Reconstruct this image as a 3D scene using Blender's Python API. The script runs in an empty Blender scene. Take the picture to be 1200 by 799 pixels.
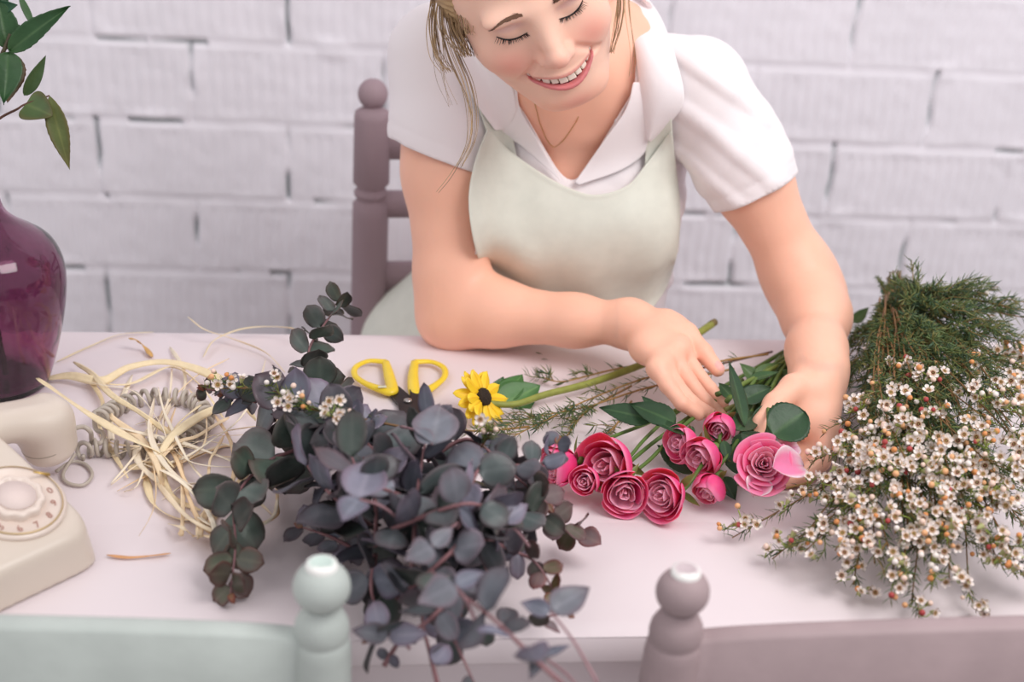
import bpy, math, random
import numpy as np
from mathutils import Matrix, Vector

# ------------------------------------------------------------------ camera, world, light
S = bpy.context.scene
COL = S.collection
F = 1667.0; TH = math.radians(24.9); RO = math.radians(3.8); CZ = 1.46; TZ = 0.75
f0 = np.array([0, math.cos(TH), -math.sin(TH)]); R0 = np.array([1.0, 0, 0]); U0 = np.array([0, math.sin(TH), math.cos(TH)])
CR = math.cos(RO) * R0 + math.sin(RO) * U0; CU = -math.sin(RO) * R0 + math.cos(RO) * U0; CO = np.array([0, 0, CZ])
cam_d = bpy.data.cameras.new('camera'); cam = bpy.data.objects.new('camera', cam_d); COL.objects.link(cam)
cam_d.sensor_width = 36; cam_d.lens = 36 * F / 1200; cam_d.clip_start = 0.05
m = Matrix.Identity(4)
for i in range(3):
    m[i][0] = CR[i]; m[i][1] = CU[i]; m[i][2] = -f0[i]; m[i][3] = CO[i]
cam.matrix_world = m
cam_d.dof.use_dof = True; cam_d.dof.focus_distance = 1.40; cam_d.dof.aperture_fstop = 3.6
S.camera = cam
S.view_settings.view_transform = 'Standard'; S.view_settings.look = 'None'
S.view_settings.gamma = 1; S.view_settings.use_curve_mapping = False
S.view_settings.exposure = 0.05
W = bpy.data.worlds.new('world'); S.world = W; W.use_nodes = True
W.node_tree.nodes['Background'].inputs[0].default_value = (0.97, 0.94, 0.98, 1)
W.node_tree.nodes['Background'].inputs[1].default_value = 0.64
def area(name, loc, target, size, power, color=(1, 1, 1), sy=None):
    l = bpy.data.lights.new(name, 'AREA'); l.energy = power; l.color = color
    l.shape = 'RECTANGLE'; l.size = size; l.size_y = sy or size
    o = bpy.data.objects.new(name, l); COL.objects.link(o); o.location = loc
    o.rotation_euler = (Vector(target) - Vector(loc)).to_track_quat('-Z', 'Y').to_euler()
    return o
area('window_light', (-1.3, 0.2, 2.5), (0.1, 1.4, 0.8), 1.3, 8, (1.0, 0.98, 0.95))
area('ceiling_light', (1.1, 0.5, 2.6), (0.1, 1.5, 0.8), 1.1, 31, (1.0, 0.97, 0.95))

# ------------------------------------------------------------------ helpers
rnd = random.Random(7); nr = np.random.RandomState(5)
def ray(px, py): return f0 + CR * (px - 600) / F - CU * (py - 399.5) / F
def D(px, py, z): return CO + ray(px, py) * z                      # a point at this distance along the view axis
def T(px, py, h=0.0):                                              # a point h above the table top
    r = ray(px, py); return CO + r * ((TZ + h - CZ) / r[2])
def prj(p):
    q = np.asarray(p) - CO; z = q @ f0
    return 600 + F * (q @ CR) / z, 399.5 - F * (q @ CU) / z, z
def lin(c):
    return tuple(((x / 255) / 12.92 if x / 255 <= 0.04045 else ((x / 255 + 0.055) / 1.055) ** 2.4) for x in c)
def mat(name, rgb, rough=0.5, var=0.0, scale=20, bump=0.0, bscale=80, rgb2=None, attr=None, sss=0.0, spec=0.5,
        trans=0.0, ior=1.45, coat=0.0, sheen=0.0, metal=0.0, detail=4, bdist=0.002):
    mt = bpy.data.materials.new(name); mt.use_nodes = True
    nt = mt.node_tree; N = nt.nodes; L = nt.links; b = N['Principled BSDF']
    base = lin(rgb) + (1,)
    b.inputs['Base Color'].default_value = base; b.inputs['Roughness'].default_value = rough
    b.inputs['Specular IOR Level'].default_value = spec; b.inputs['IOR'].default_value = ior
    b.inputs['Transmission Weight'].default_value = trans; b.inputs['Coat Weight'].default_value = coat
    b.inputs['Sheen Weight'].default_value = sheen; b.inputs['Metallic'].default_value = metal
    if sss:
        b.inputs['Subsurface Weight'].default_value = sss; b.inputs['Subsurface Radius'].default_value = (1, 0.35, 0.2)
        b.inputs['Subsurface Scale'].default_value = 0.008
    src = None
    if attr:
        a = N.new('ShaderNodeAttribute'); a.attribute_name = attr; src = a.outputs['Color']
    if var or rgb2:
        tc = N.new('ShaderNodeTexCoord'); n = N.new('ShaderNodeTexNoise')
        n.inputs['Scale'].default_value = scale; n.inputs['Detail'].default_value = detail
        L.new(tc.outputs['Object'], n.inputs['Vector'])
        r = N.new('ShaderNodeValToRGB'); r.color_ramp.elements[0].position = 0.35; r.color_ramp.elements[1].position = 0.65
        if attr:
            r.color_ramp.elements[0].color = (1 - var,) * 3 + (1,); r.color_ramp.elements[1].color = (1, 1, 1, 1)
            mx = N.new('ShaderNodeMix'); mx.data_type = 'RGBA'; mx.blend_type = 'MULTIPLY'; mx.inputs[0].default_value = 1
            L.new(src, mx.inputs[6]); L.new(r.outputs[0], mx.inputs[7]); src = mx.outputs[2]
        else:
            c2 = lin(rgb2) if rgb2 else tuple(x * (1 - var) for x in base[:3])
            r.color_ramp.elements[0].color = tuple(c2) + (1,); r.color_ramp.elements[1].color = base
            src = r.outputs[0]
        L.new(n.outputs['Fac'], r.inputs[0])
    if src: L.new(src, b.inputs['Base Color'])
    if bump:
        tc = N.new('ShaderNodeTexCoord'); n = N.new('ShaderNodeTexNoise'); n.inputs['Scale'].default_value = bscale
        n.inputs['Detail'].default_value = 5
        L.new(tc.outputs['Object'], n.inputs['Vector'])
        bp = N.new('ShaderNodeBump'); bp.inputs['Strength'].default_value = bump; bp.inputs['Distance'].default_value = bdist
        L.new(n.outputs['Fac'], bp.inputs['Height']); L.new(bp.outputs[0], b.inputs['Normal'])
    return mt
def empty(name, loc, label, cat, group=None):
    o = bpy.data.objects.new(name, None); COL.objects.link(o); o.location = tuple(loc); o.empty_display_size = 0.02
    tag(o, label, cat, group); return o
def tag(o, label, cat, group=None, kind=None):
    if label: o['label'] = label
    if cat: o['category'] = cat
    if group: o['group'] = group
    if kind: o['kind'] = kind
    return o
def wloc(o):
    p = np.array(o.location); q = o.parent
    while q is not None: p = p + np.array(q.location); q = q.parent
    return p
def mk(name, V, Fc, mt, parent=None, col=None, smooth=True, origin=None):
    """mesh from world-space vertices; origin is the parent's place, or the lowest middle of the mesh"""
    V = np.asarray(V, float)
    if origin is None:
        if parent is None:
            origin = np.array([(V[:, 0].min() + V[:, 0].max()) / 2, (V[:, 1].min() + V[:, 1].max()) / 2, V[:, 2].min()])
        else: origin = wloc(parent)
    me = bpy.data.meshes.new(name)
    Vl = V - origin
    if isinstance(Fc, np.ndarray):
        n = Fc.shape[1]
        me.vertices.add(len(Vl)); me.vertices.foreach_set('co', Vl.astype(np.float32).ravel())
        me.loops.add(Fc.size); me.loops.foreach_set('vertex_index', Fc.astype(np.int32).ravel())
        me.polygons.add(len(Fc)); me.polygons.foreach_set('loop_start', (np.arange(len(Fc)) * n).astype(np.int32))
        me.update(calc_edges=True)
    else:
        me.from_pydata([tuple(v) for v in Vl], [], [tuple(int(i) for i in f) for f in Fc])
    if smooth: me.polygons.foreach_set('use_smooth', np.ones(len(me.polygons), bool))
    if col is not None:
        a = me.color_attributes.new('Col', 'FLOAT_COLOR', 'POINT')
        c = np.ones((len(V), 4), np.float32); c[:, :3] = col; a.data.foreach_set('color', c.ravel())
    me.validate(); me.update()
    if mt is not None: me.materials.append(mt)
    o = bpy.data.objects.new(name, me); COL.objects.link(o)
    o.location = tuple(origin if parent is None else origin - wloc(parent))
    if parent is not None: o.parent = parent
    return o
class MB:
    """collects shapes for ONE mesh"""
    def __init__(s): s.V = []; s.F = []; s.C = []; s.n = 0
    def add(s, V, Fc, c=None):
        V = np.asarray(V, float).reshape(-1, 3); s.V.append(V); s.F += [tuple(int(i) + s.n for i in f) for f in Fc]
        cc = np.ones((len(V), 3)) if c is None else (np.tile(np.asarray(c, float), (len(V), 1)) if np.ndim(c) == 1 else np.asarray(c, float))
        s.C.append(cc); s.n += len(V)
    def obj(s, name, mt, parent=None, **k):
        return mk(name, np.concatenate(s.V), s.F, mt, parent, col=np.concatenate(s.C), **k)
def nrm(v): v = np.asarray(v, float); return v / (np.linalg.norm(v) + 1e-12)
def catmull(P, n=6):
    P = np.asarray(P, float)
    if len(P) < 3:
        t = np.linspace(0, 1, n + 1)[:, None]; return P[0] * (1 - t) + P[1] * t
    Q = np.vstack([2 * P[0] - P[1], P, 2 * P[-1] - P[-2]]); out = []
    for i in range(1, len(Q) - 2):
        a, b, c, d = Q[i - 1:i + 3]
        for t in np.arange(n) / n:
            out.append(0.5 * ((2 * b) + (c - a) * t + (2 * a - 5 * b + 4 * c - d) * t * t + (3 * b - a - 3 * c + d) * t ** 3))
    out.append(P[-1]); return np.array(out)
def frames(P):
    Tn = np.gradient(P, axis=0); Tn /= np.linalg.norm(Tn, axis=1)[:, None] + 1e-12
    up = np.array([0, 0, 1.0]) if abs(Tn[0][2]) < 0.9 else np.array([1.0, 0, 0])
    N = [nrm(np.cross(Tn[0], up))]
    for i in range(1, len(P)):
        v = N[-1] - Tn[i] * (N[-1] @ Tn[i]); N.append(nrm(v))
    N = np.array(N); return Tn, N, np.cross(Tn, N)
def tube(P, r, k=8, cap=True, flat=1.0):
    P = np.asarray(P, float); r = np.broadcast_to(np.asarray(r, float), (len(P),))
    Tn, N, B = frames(P); a = np.arange(k) * 2 * math.pi / k
    V = (P[:, None] + r[:, None, None] * (np.cos(a)[None, :, None] * N[:, None] + flat * np.sin(a)[None, :, None] * B[:, None])).reshape(-1, 3)
    Fc = [(i * k + j, i * k + (j + 1) % k, (i + 1) * k + (j + 1) % k, (i + 1) * k + j) for i in range(len(P) - 1) for j in range(k)]
    if cap: Fc += [tuple(range(k))[::-1], tuple((len(P) - 1) * k + j for j in range(k))]
    return V, Fc
def lathe(prof, k=40, M=None, o=(0, 0, 0)):
    prof = np.asarray(prof, float); a = np.arange(k) * 2 * math.pi / k
    V = np.stack([prof[:, None, 0] * np.cos(a), prof[:, None, 0] * np.sin(a), np.broadcast_to(prof[:, None, 1], (len(prof), k))], -1).reshape(-1, 3)
    if M is not None: V = V @ np.asarray(M)
    V = V + np.asarray(o); n = len(prof)
    Fc = [(i * k + j, i * k + (j + 1) % k, (i + 1) * k + (j + 1) % k, (i + 1) * k + j) for i in range(n - 1) for j in range(k)]
    Fc += [tuple(range(k))[::-1], tuple((n - 1) * k + j for j in range(k))]
    return V, Fc
def sphere(c, r, k=10, n=6, sc=(1, 1, 1), M=None):
    th = np.linspace(0.02, math.pi - 0.02, n + 1)
    V, Fc = lathe(np.stack([np.sin(th), -np.cos(th)], 1), k)
    V = V * np.asarray(sc) * r
    if M is not None: V = V @ np.asarray(M)
    return V + np.asarray(c), Fc
def box(c, s, bev=0.004, M=None, seg=2):
    """rounded box: superposed rings"""
    hx, hy, hz = [x / 2 for x in s]; bev = min(bev, hx * .9, hy * .9, hz * .9)
    prof = [(bev * (1 - math.sin(t)), bev * (1 - math.cos(t))) for t in np.linspace(0, math.pi / 2, seg + 1)]
    rings = []
    def ring(ins, z):
        pts = []
        rr = bev
        for cx, cy, a0 in ((1, 1, 0), (-1, 1, 90), (-1, -1, 180), (1, -1, 270)):
            for t in range(seg + 1):
                a = math.radians(a0 + 90 * t / seg)
                pts.append((cx * (hx - rr) + math.cos(a) * (rr - ins), cy * (hy - rr) + math.sin(a) * (rr - ins), z))
        return pts
    P = []
    for t in range(seg + 1):
        a = math.pi / 2 * t / seg; P.append(ring(bev * (1 - math.sin(a)) , -hz + bev * (1 - math.cos(a))))
    for t in range(seg + 1):
        a = math.pi / 2 * (1 - t / seg); P.append(ring(bev * (1 - math.sin(a)), hz - bev * (1 - math.cos(a))))
    k = len(P[0]); V = np.array(P).reshape(-1, 3)
    if M is not None: V = V @ np.asarray(M)
    V = V + np.asarray(c); n = len(P)
    Fc = [(i * k + j, i * k + (j + 1) % k, (i + 1) * k + (j + 1) % k, (i + 1) * k + j) for i in range(n - 1) for j in range(k)]
    Fc += [tuple(range(k))[::-1], tuple((n - 1) * k + j for j in range(k))]
    return V, Fc
def rotz(a):  # row-vector matrix
    c, s = math.cos(a), math.sin(a); return np.array([[c, s, 0], [-s, c, 0], [0, 0, 1.0]])
def ss(a, b, x): t = np.clip((x - a) / (b - a), 0, 1); return t * t * (3 - 2 * t)
def grid_faces(nu, nv):
    i = np.arange(nu - 1)[:, None] * nv + np.arange(nv - 1)[None]
    return np.stack([i, i + 1, i + nv + 1, i + nv], -1).reshape(-1, 4)
def vnoise(P, sc, seed=0):
    """cheap smooth 3-D noise, about -1..1"""
    P = np.asarray(P) * sc; r = np.random.RandomState(seed); out = 0
    for _ in range(7):
        k = r.normal(size=3); out = out + np.sin(P @ k + r.uniform(0, 6.28))
    return out / 4.5

# ------------------------------------------------------------------ the setting
WY = math.radians(6.0); wu = np.array([math.cos(WY), math.sin(WY), 0]); wn = np.array([math.sin(WY), -math.cos(WY), 0])
WO = np.array([0, 2.10, 0]); BH = 0.12; BW = 0.2812; BX = -0.776 / math.cos(WY); ZL = 0.954
def build_wall():
    u = np.arange(-1.7, 1.9, 0.0036); v = np.arange(0, 2.5, 0.006); Uu, Vv = np.meshgrid(u, v, indexing='ij')
    q = (ZL - Vv) / BH; warp = 0.0008 * np.sin(Uu * 23 + Vv * 5) + 0.0008 * np.sin(Uu * 57 - Vv * 31)
    q = q + warp / BH; j = np.floor(q); fv = q - j                    # row, 0 at the top line of the row
    off = np.where(j % 2 == 0, 0.0, 0.5)
    p = (Uu - BX) / BW - off + 0.0012 * np.sin(Vv * 70) / BW; i = np.floor(p); fu = p - i
    def h(a, b, s): return np.modf(np.abs(np.sin(a * 12.9898 + b * 78.233 + s * 37.7) * 43758.5453))[0]
    du = np.minimum(fu, 1 - fu) * BW; dv = np.minimum(fv, 1 - fv) * BH
    jw = 0.004 + 0.004 * h(i, j, 1)
    edge = np.minimum(ss(0.001, 0.006 , du), ss(0.001, 0.007, dv))
    # paint-filled joints: how open a joint is varies along it
    nU = np.sin(Uu * 19 + j * 7.3) + .7 * np.sin(Uu * 43 + j * 3.1) + 0.9 * np.sin(Uu * 8 + j * 5.9)
    openh = ss(0.2, 2.0, nU + (fv < .5) * 0.0)
    gap_h = (1 - ss(0.0005, 0.0042, (np.where(fv > 0.5, 1 - fv, 9) * BH))) * openh          # under a block
    ju = np.where(fu < 0.5, i, i + 1)
    hv = h(ju, j, 4); nV = np.sin(Vv * 38 + ju * 9.7 + j * 2) + .8 * np.sin(Vv * 83 + ju * 3.3)
    gap_v = (1 - ss(0.001, 0.0052, du)) * ss(-0.6, 1.9, nV + 1.6 * (hv - 0.35))
    rib = 0.5 + 0.5 * np.cos(fu * 16 * 2 * math.pi)
    ribm = ss(0.012, 0.02, dv) * ss(0.012, 0.02, du) * (0.55 + 0.45 * h(i, j, 2))
    z = 0.0026 * edge - 0.0020 * (1 - rib ** 0.6) * ribm - 0.011 * np.maximum(gap_h, gap_v)
    P3 = np.stack([Uu, Vv, 0 * Uu], -1)
    z += 0.0012 * (h(i, j, 3) - .5) * edge + 0.0007 * vnoise(P3, 60, 1) + 0.0004 * vnoise(P3, 170, 2) + 0.0011 * vnoise(P3, 28, 3) * (1 - ribm)
    # lumps of paint squeezed beside joints
    z += 0.003 * (1 - ss(0.004, 0.02, np.minimum(du, dv))) * ss(0.2, 1.0, vnoise(P3, 45, 6)) * (1 - np.maximum(gap_h, gap_v))
    V = (WO + wu * Uu[..., None] + wn * z[..., None]); V[..., 2] = Vv
    g = np.clip(np.maximum(gap_h, gap_v), 0, 1)[..., None]
    gc = np.array(lin((190, 196, 198))); bc = np.array(lin((238, 234, 241)))
    c = bc * (1 - g) + gc * g
    o = mk('wall_back', V.reshape(-1, 3), grid_faces(len(u), len(v))[:, ::-1].copy(), mat('painted_block', (240, 236, 238), 0.55, attr='Col', var=0.05, scale=9, bump=0.15, bscale=300),
           col=c.reshape(-1, 3), origin=WO)
    o['kind'] = 'structure'
build_wall()
V, Fc = box((0.1, 1.0, -0.02), (5, 3.2, 0.04), 0.002)
o = mk('floor', V, Fc, mat('floor_boards', (176, 168, 164), 0.5, var=0.15, scale=6), smooth=False); o['kind'] = 'structure'

# ------------------------------------------------------------------ table
TYW = math.radians(7.5); tx = np.array([math.cos(TYW), math.sin(TYW), 0]); ty = np.array([-math.sin(TYW), math.cos(TYW), 0])
TB = np.array([0, 1.548, 0]); TD = (1.548 - 0.955) * math.cos(TYW)      # a point on the back edge, depth
def TP(a, b, z): return TB + tx * a - ty * b + np.array([0, 0, z])       # a along the table, b from the back edge to the front
M_t = np.array([tx, ty, [0, 0, 1]])
m_white = mat('white_painted_wood', (231, 219, 222), 0.42, var=0.035, scale=5, bump=0.12, bscale=40)
tb = empty('dining_table', TP(0.1, TD / 2, 0), 'white painted wooden table that the flowers and the telephone lie on', 'table')
# worktop: long soft planks with fine seams across the top, rounded front edge
def plank_top():
    a = np.arange(-0.85, 1.0001, 0.01); b = np.unique(np.concatenate([np.linspace(0, TD, 60)] + [np.array([s - .0015, s, s + .0015]) for s in (TD * .36, TD * .71)]))
    A, B = np.meshgrid(a, b, indexing='ij'); z = np.zeros_like(A) + TZ
    for s in (TD * .36, TD * .71): z -= 0.00015 * np.exp(-((B - s) / 0.0012) ** 2)
    z -= 0.003 * (1 - ss(0, 0.006, np.minimum(B, TD - B)))
    top = TB + A[..., None] * tx - B[..., None] * ty; top[..., 2] = z
    mb = MB(); mb.add(top.reshape(-1, 3), grid_faces(len(a), len(b)))
    n = len(b)
    V, Fc = box(TP(0.075, TD / 2, TZ - 0.0165), (1.85, TD, 0.0295), 0.004, M_t); mb.add(V, Fc)
    return mb
plank_top().obj('tabletop', m_white, tb)
mb = MB()
for a0, a1, b in ((-0.78, 0.93, 0.035), (-0.78, 0.93, TD - 0.045)):
    V, Fc = box(TP((a0 + a1) / 2, b, TZ - 0.031 - 0.045), (a1 - a0, 0.02, 0.09), 0.003, M_t); mb.add(V, Fc)
for a in (-0.79, 0.94):
    V, Fc = box(TP(a, TD / 2, TZ - 0.031 - 0.045), (0.02, TD - 0.08, 0.09), 0.003, M_t); mb.add(V, Fc)
mb.obj('apron_rail', m_white, tb)
for a in (-0.77, 0.92):
    for b in (0.05, TD - 0.06):
        V, Fc = lathe([(0.0, 0), (0.018, 0), (0.02, 0.02), (0.016, 0.05), (0.026, 0.3), (0.028, 0.5), (0.022, 0.52), (0.03, 0.54), (0.03, 0.6), (0.032, 0.718), (0, 0.718)], 20, M_t, TP(a, b, 0))
        mk('leg', V, Fc, m_white, tb)

# ------------------------------------------------------------------ chairs
def post_profile(h, r, kr, scal=1.0):
    """turned back post with a ball on top; h = height of the ball's centre"""
    p = [(0, 0), (r * .8, 0), (r * .9, 0.03), (r, 0.35), (r, 0.5)]
    t = h - kr                                                     # underside of ball
    p += [(r, t - .145), (r * 1.0, t - .128), (r * .8, t - .123), (r * .78, t - .120), (r * .93, t - .116), (r * .93, t - .111), (r * .78, t - .107), (r * .8, t - .104), (r, t - .099)] if scal == 2 else []
    if scal == 2:
        p += [(r * .99, t - .012), (r * .95, t - .004), (r * .72, t + .0), (r * .55, t + .002), (r * .5, t + .004)]
    else:
        p += [(r * 1.06, t - .10), (r * 1.03, t - .038), (r * .99, t - .030), (r * .95, t - .0275), (r * .90, t - .026), (r * .95, t - .0235), (r * .97, t - .018), (r * .93, t - .011), (r * .8, t - .005), (r * .66, t - .0015), (r * .62, t + .001), (r * .64, t + .004)]
    a0 = math.acos(-0.86)
    for a in np.linspace(a0, 0.42, 14): p.append((kr * math.sin(a), h + kr * math.cos(a)))
    return p
def chair(name, label, mt, origin, yaw, h, posts, dirs, kr, r, style, ring=False, group='turned-post dining chairs'):
    """origin = foot of the first post, posts apart along local x, the seat toward local y"""
    X = np.array([math.cos(yaw), math.sin(yaw), 0]) * dirs[0]; Yv = np.array([-math.sin(yaw), math.cos(yaw), 0]) * dirs[1]
    o = np.array([origin[0], origin[1], 0.0]); Wd = posts
    e = empty(name, o + X * Wd / 2 + Yv * .2, label, 'chair', group)
    Mb = np.array([X, Yv, [0, 0, 1]])
    lean = -0.09
    Msh = np.array([X, Yv, np.array([0, 0, 1]) + Yv * lean])
    for q in (0, Wd):
        V, Fc = lathe(post_profile(h, r, kr, style), 32, Msh, o + X * q)
        k = mk('back_post', V, Fc, mt, e)
        if ring:
            z0 = h + kr * .93
            V, Fc = lathe([(0, -.001), (kr * .36, -.001), (kr * .53, -.004), (kr * .56, -.003), (kr * .53, .0018), (kr * .36, .003), (kr * .33, .0025), (0, .0024)], 24, Msh, o + X * q + Yv * lean * z0 + np.array([0, 0, z0]))
            c = np.ones((len(V), 3)) * np.array(lin((245, 244, 240)))
            V2 = V - (o + X * q + Yv * lean * z0); rr = np.hypot(V2 @ X, V2 @ Yv)
            c[rr < kr * .37] = np.array(lin(ring))
            mk('knob_highlight', V, Fc, m_highlight, e, col=c)['label'] = 'white highlight painted on top of the knob'  # the knob's highlight, put in as white colour on a thin disc
    def rail(z0, z1, th, bow, arch=0.0, nm='back_rail'):
        n = 24; t = np.linspace(0, 1, n); V = []
        for s in t:
            zt = z1 + arch * (4 * s * (1 - s)) ** 0.8; b = bow * 4 * s * (1 - s)
            cx = o + X * (r * .5 + s * (Wd - r))
            ring_ = []
            for (dy, z) in ((-th / 2, z0), (-th / 2, zt - .004), (-th / 4, zt - .001), (th / 4, zt - .001), (th / 2, zt - .004), (th / 2, z0)):
                ring_.append(cx + Yv * (dy - b + lean * z) + np.array([0, 0, z]))
            V += ring_
        k = 6; Fc = [(i * k + j, i * k + (j + 1) % k, (i + 1) * k + (j + 1) % k, (i + 1) * k + j) for i in range(n - 1) for j in range(k)]
        Fc += [tuple(range(k)), tuple((n - 1) * k + j for j in range(k))]
        mk(nm, V, Fc, mt, e)
    if style == 1:
        rail(h - .22, h - kr - .022, .02, .02, .022); rail(h - .36, h - .30, .018, .012)
    else:
        rail(h - .085, h - .036, .018, .012); rail(h - .165, h - .13, .018, .01); rail(h - .27, h - .23, .018, .01)
    V, Fc = box(o + X * Wd / 2 + Yv * .2 + np.array([0, 0, .445]), (Wd + .03, .40, .025), .01, Mb); mk('seat', V, Fc, mt, e)
    for q in (0.015, Wd - .015):
        V, Fc = lathe([(0, 0), (.014, 0), (.018, .06), (.021, .3), (.022, .40), (.022, .434), (0, .434)], 16, Mb, o + X * q + Yv * .36); mk('leg', V, Fc, mt, e)
        V, Fc = tube([o + X * q + Yv * .0 + np.array([0, 0, .2]), o + X * q + Yv * .36 + np.array([0, 0, .2])], .009, 8); mk('stretcher', V, Fc, mt, e)
    V, Fc = tube([o + X * .01 + Yv * .36 + np.array([0, 0, .25]), o + X * (Wd - .01) + Yv * .36 + np.array([0, 0, .25])], .009, 8); mk('stretcher', V, Fc, mt, e)
    return e
m_highlight = mat('highlight_paint', (240, 240, 238), 0.6, attr='Col')
m_mint = mat('mint_chalk_paint', (186, 194, 189), 0.62, var=0.10, scale=22, bump=0.2, bscale=90)
m_mauve = mat('mauve_chalk_paint', (168, 148, 150), 0.62, var=0.10, scale=22, bump=0.2, bscale=90)
m_mauve2 = mat('mauve_matt_paint', (158, 136, 142), 0.7, var=0.06, scale=15, bump=0.1, bscale=90)
kp = D(377, 687, 1.0); lean = -0.09
def chair_at(px, py, zc, side, yaw, **k):
    p = D(px, py, zc); X = np.array([math.cos(yaw), math.sin(yaw), 0]); Yv = np.array([-math.sin(yaw), math.cos(yaw), 0]) * k['fy']
    o = p - Yv * lean * p[2]
    return chair(k['name'], k['label'], k['mt'], o, yaw, p[2], k['w'], (side, k['fy']), k['kr'], k['r'], k['style'], k.get('ring', False))
chair_at(377, 687, 1.0, -1, math.radians(4), fy=1, name='dining_chair', label='mint green painted chair with a round knob, in front of the table at left', mt=m_mint, w=.40, kr=.0205, r=.0205, style=1, ring=(196, 214, 206))
chair_at(800, 693, 1.03, 1, math.radians(9), fy=1, name='dining_chair', label='mauve painted chair with a white-highlighted knob, in front of the table at right', mt=m_mauve, w=.40, kr=.0197, r=.0207, style=1, ring=(196, 180, 184))
chair_at(437, 110, 1.88, 1, math.radians(6), fy=-1, name='dining_chair', label='dusty mauve chair with ladder back behind the woman, against the brick wall', mt=m_mauve2, w=.36, kr=.0200, r=.0245, style=2)

# ------------------------------------------------------------------ signed-distance modelling (bodies, cloth)
class SDF:
    def __init__(s, M=None, O=None): s.p = []; s.M = M; s.O = O; s.jw = False
    def cone(s, a, b, ra, rb, k=0.01, op=1):
        a = np.asarray(a, float); b = np.asarray(b, float); r = max(ra, rb)
        s.p.append(('c', (a, b, ra, rb), k, op, np.minimum(a, b) - r, np.maximum(a, b) + r)); return s
    def chain(s, pts, rs, k=0.01, kj=None, op=1):
        for i in range(len(pts) - 1): s.cone(pts[i], pts[i + 1], rs[i], rs[i + 1], k if i == 0 else (kj or 0.004), op)
        return s
    def ell(s, c, r, k=0.01, op=1, M=None):
        c = np.asarray(c, float); r = np.asarray(r, float); R = max(r)
        s.p.append(('e', (c, r, M), k, op, c - R, c + R)); return s
    def fn(s, f, lo, hi, k=0.002, op=1): s.p.append(('f', f, k, op, np.asarray(lo, float), np.asarray(hi, float))); return s
    def sub(s, other, k=0.01):                                         # another SDF with a frame of its own
        s.p.append(('s', other, k, 1, *other.bounds_w())); return s
    def bounds_w(s):
        lo = np.min([q[4] for q in s.p if q[3] > 0], 0); hi = np.max([q[5] for q in s.p if q[3] > 0], 0)
        if s.M is None: return lo, hi
        c = np.array([[x, y, z] for x in (lo[0], hi[0]) for y in (lo[1], hi[1]) for z in (lo[2], hi[2])]) @ s.M + s.O
        return c.min(0), c.max(0)
    def __call__(s, P):
        if s.M is not None: P = (P - s.O) @ s.M.T
        if s.jw: P = P - np.stack([jaw(P[:, 2]), 0 * P[:, 0], 0 * P[:, 0]], 1)
        d = np.full(len(P), 0.06, np.float64); lo = P.min(0); hi = P.max(0); pad = 0.035
        for kind, a, k, op, plo, phi in s.p:
            if (plo - pad > hi).any() or (phi + pad < lo).any(): continue
            if kind == 'c':
                A, B, ra, rb = a; ba = B - A; L = ba @ ba + 1e-12
                t = np.clip((P - A) @ ba / L, 0, 1); e = np.linalg.norm(P - A - t[:, None] * ba, axis=1) - (ra + (rb - ra) * t)
            elif kind == 'e':
                q = P - a[0]
                if a[2] is not None: q = q @ a[2].T
                k0 = np.linalg.norm(q / a[1], axis=1); k1 = np.linalg.norm(q / a[1] ** 2, axis=1) + 1e-9; e = k0 * (k0 - 1) / k1
            elif kind == 's': e = a(P)
            else: e = a(P)
            if op > 0:
                h = np.maximum(k - np.abs(d - e), 0) / k; d = np.minimum(d, e) - h * h * k / 4
            else:
                h = np.maximum(k - np.abs(d + e), 0) / k; d = np.maximum(d, -e) + h * h * k / 4
        return d
def ev(fn, P, ch=12000):
    out = np.empty(len(P))
    for i in range(0, len(P), ch): out[i:i + ch] = fn(P[i:i + ch])
    return out
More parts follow.
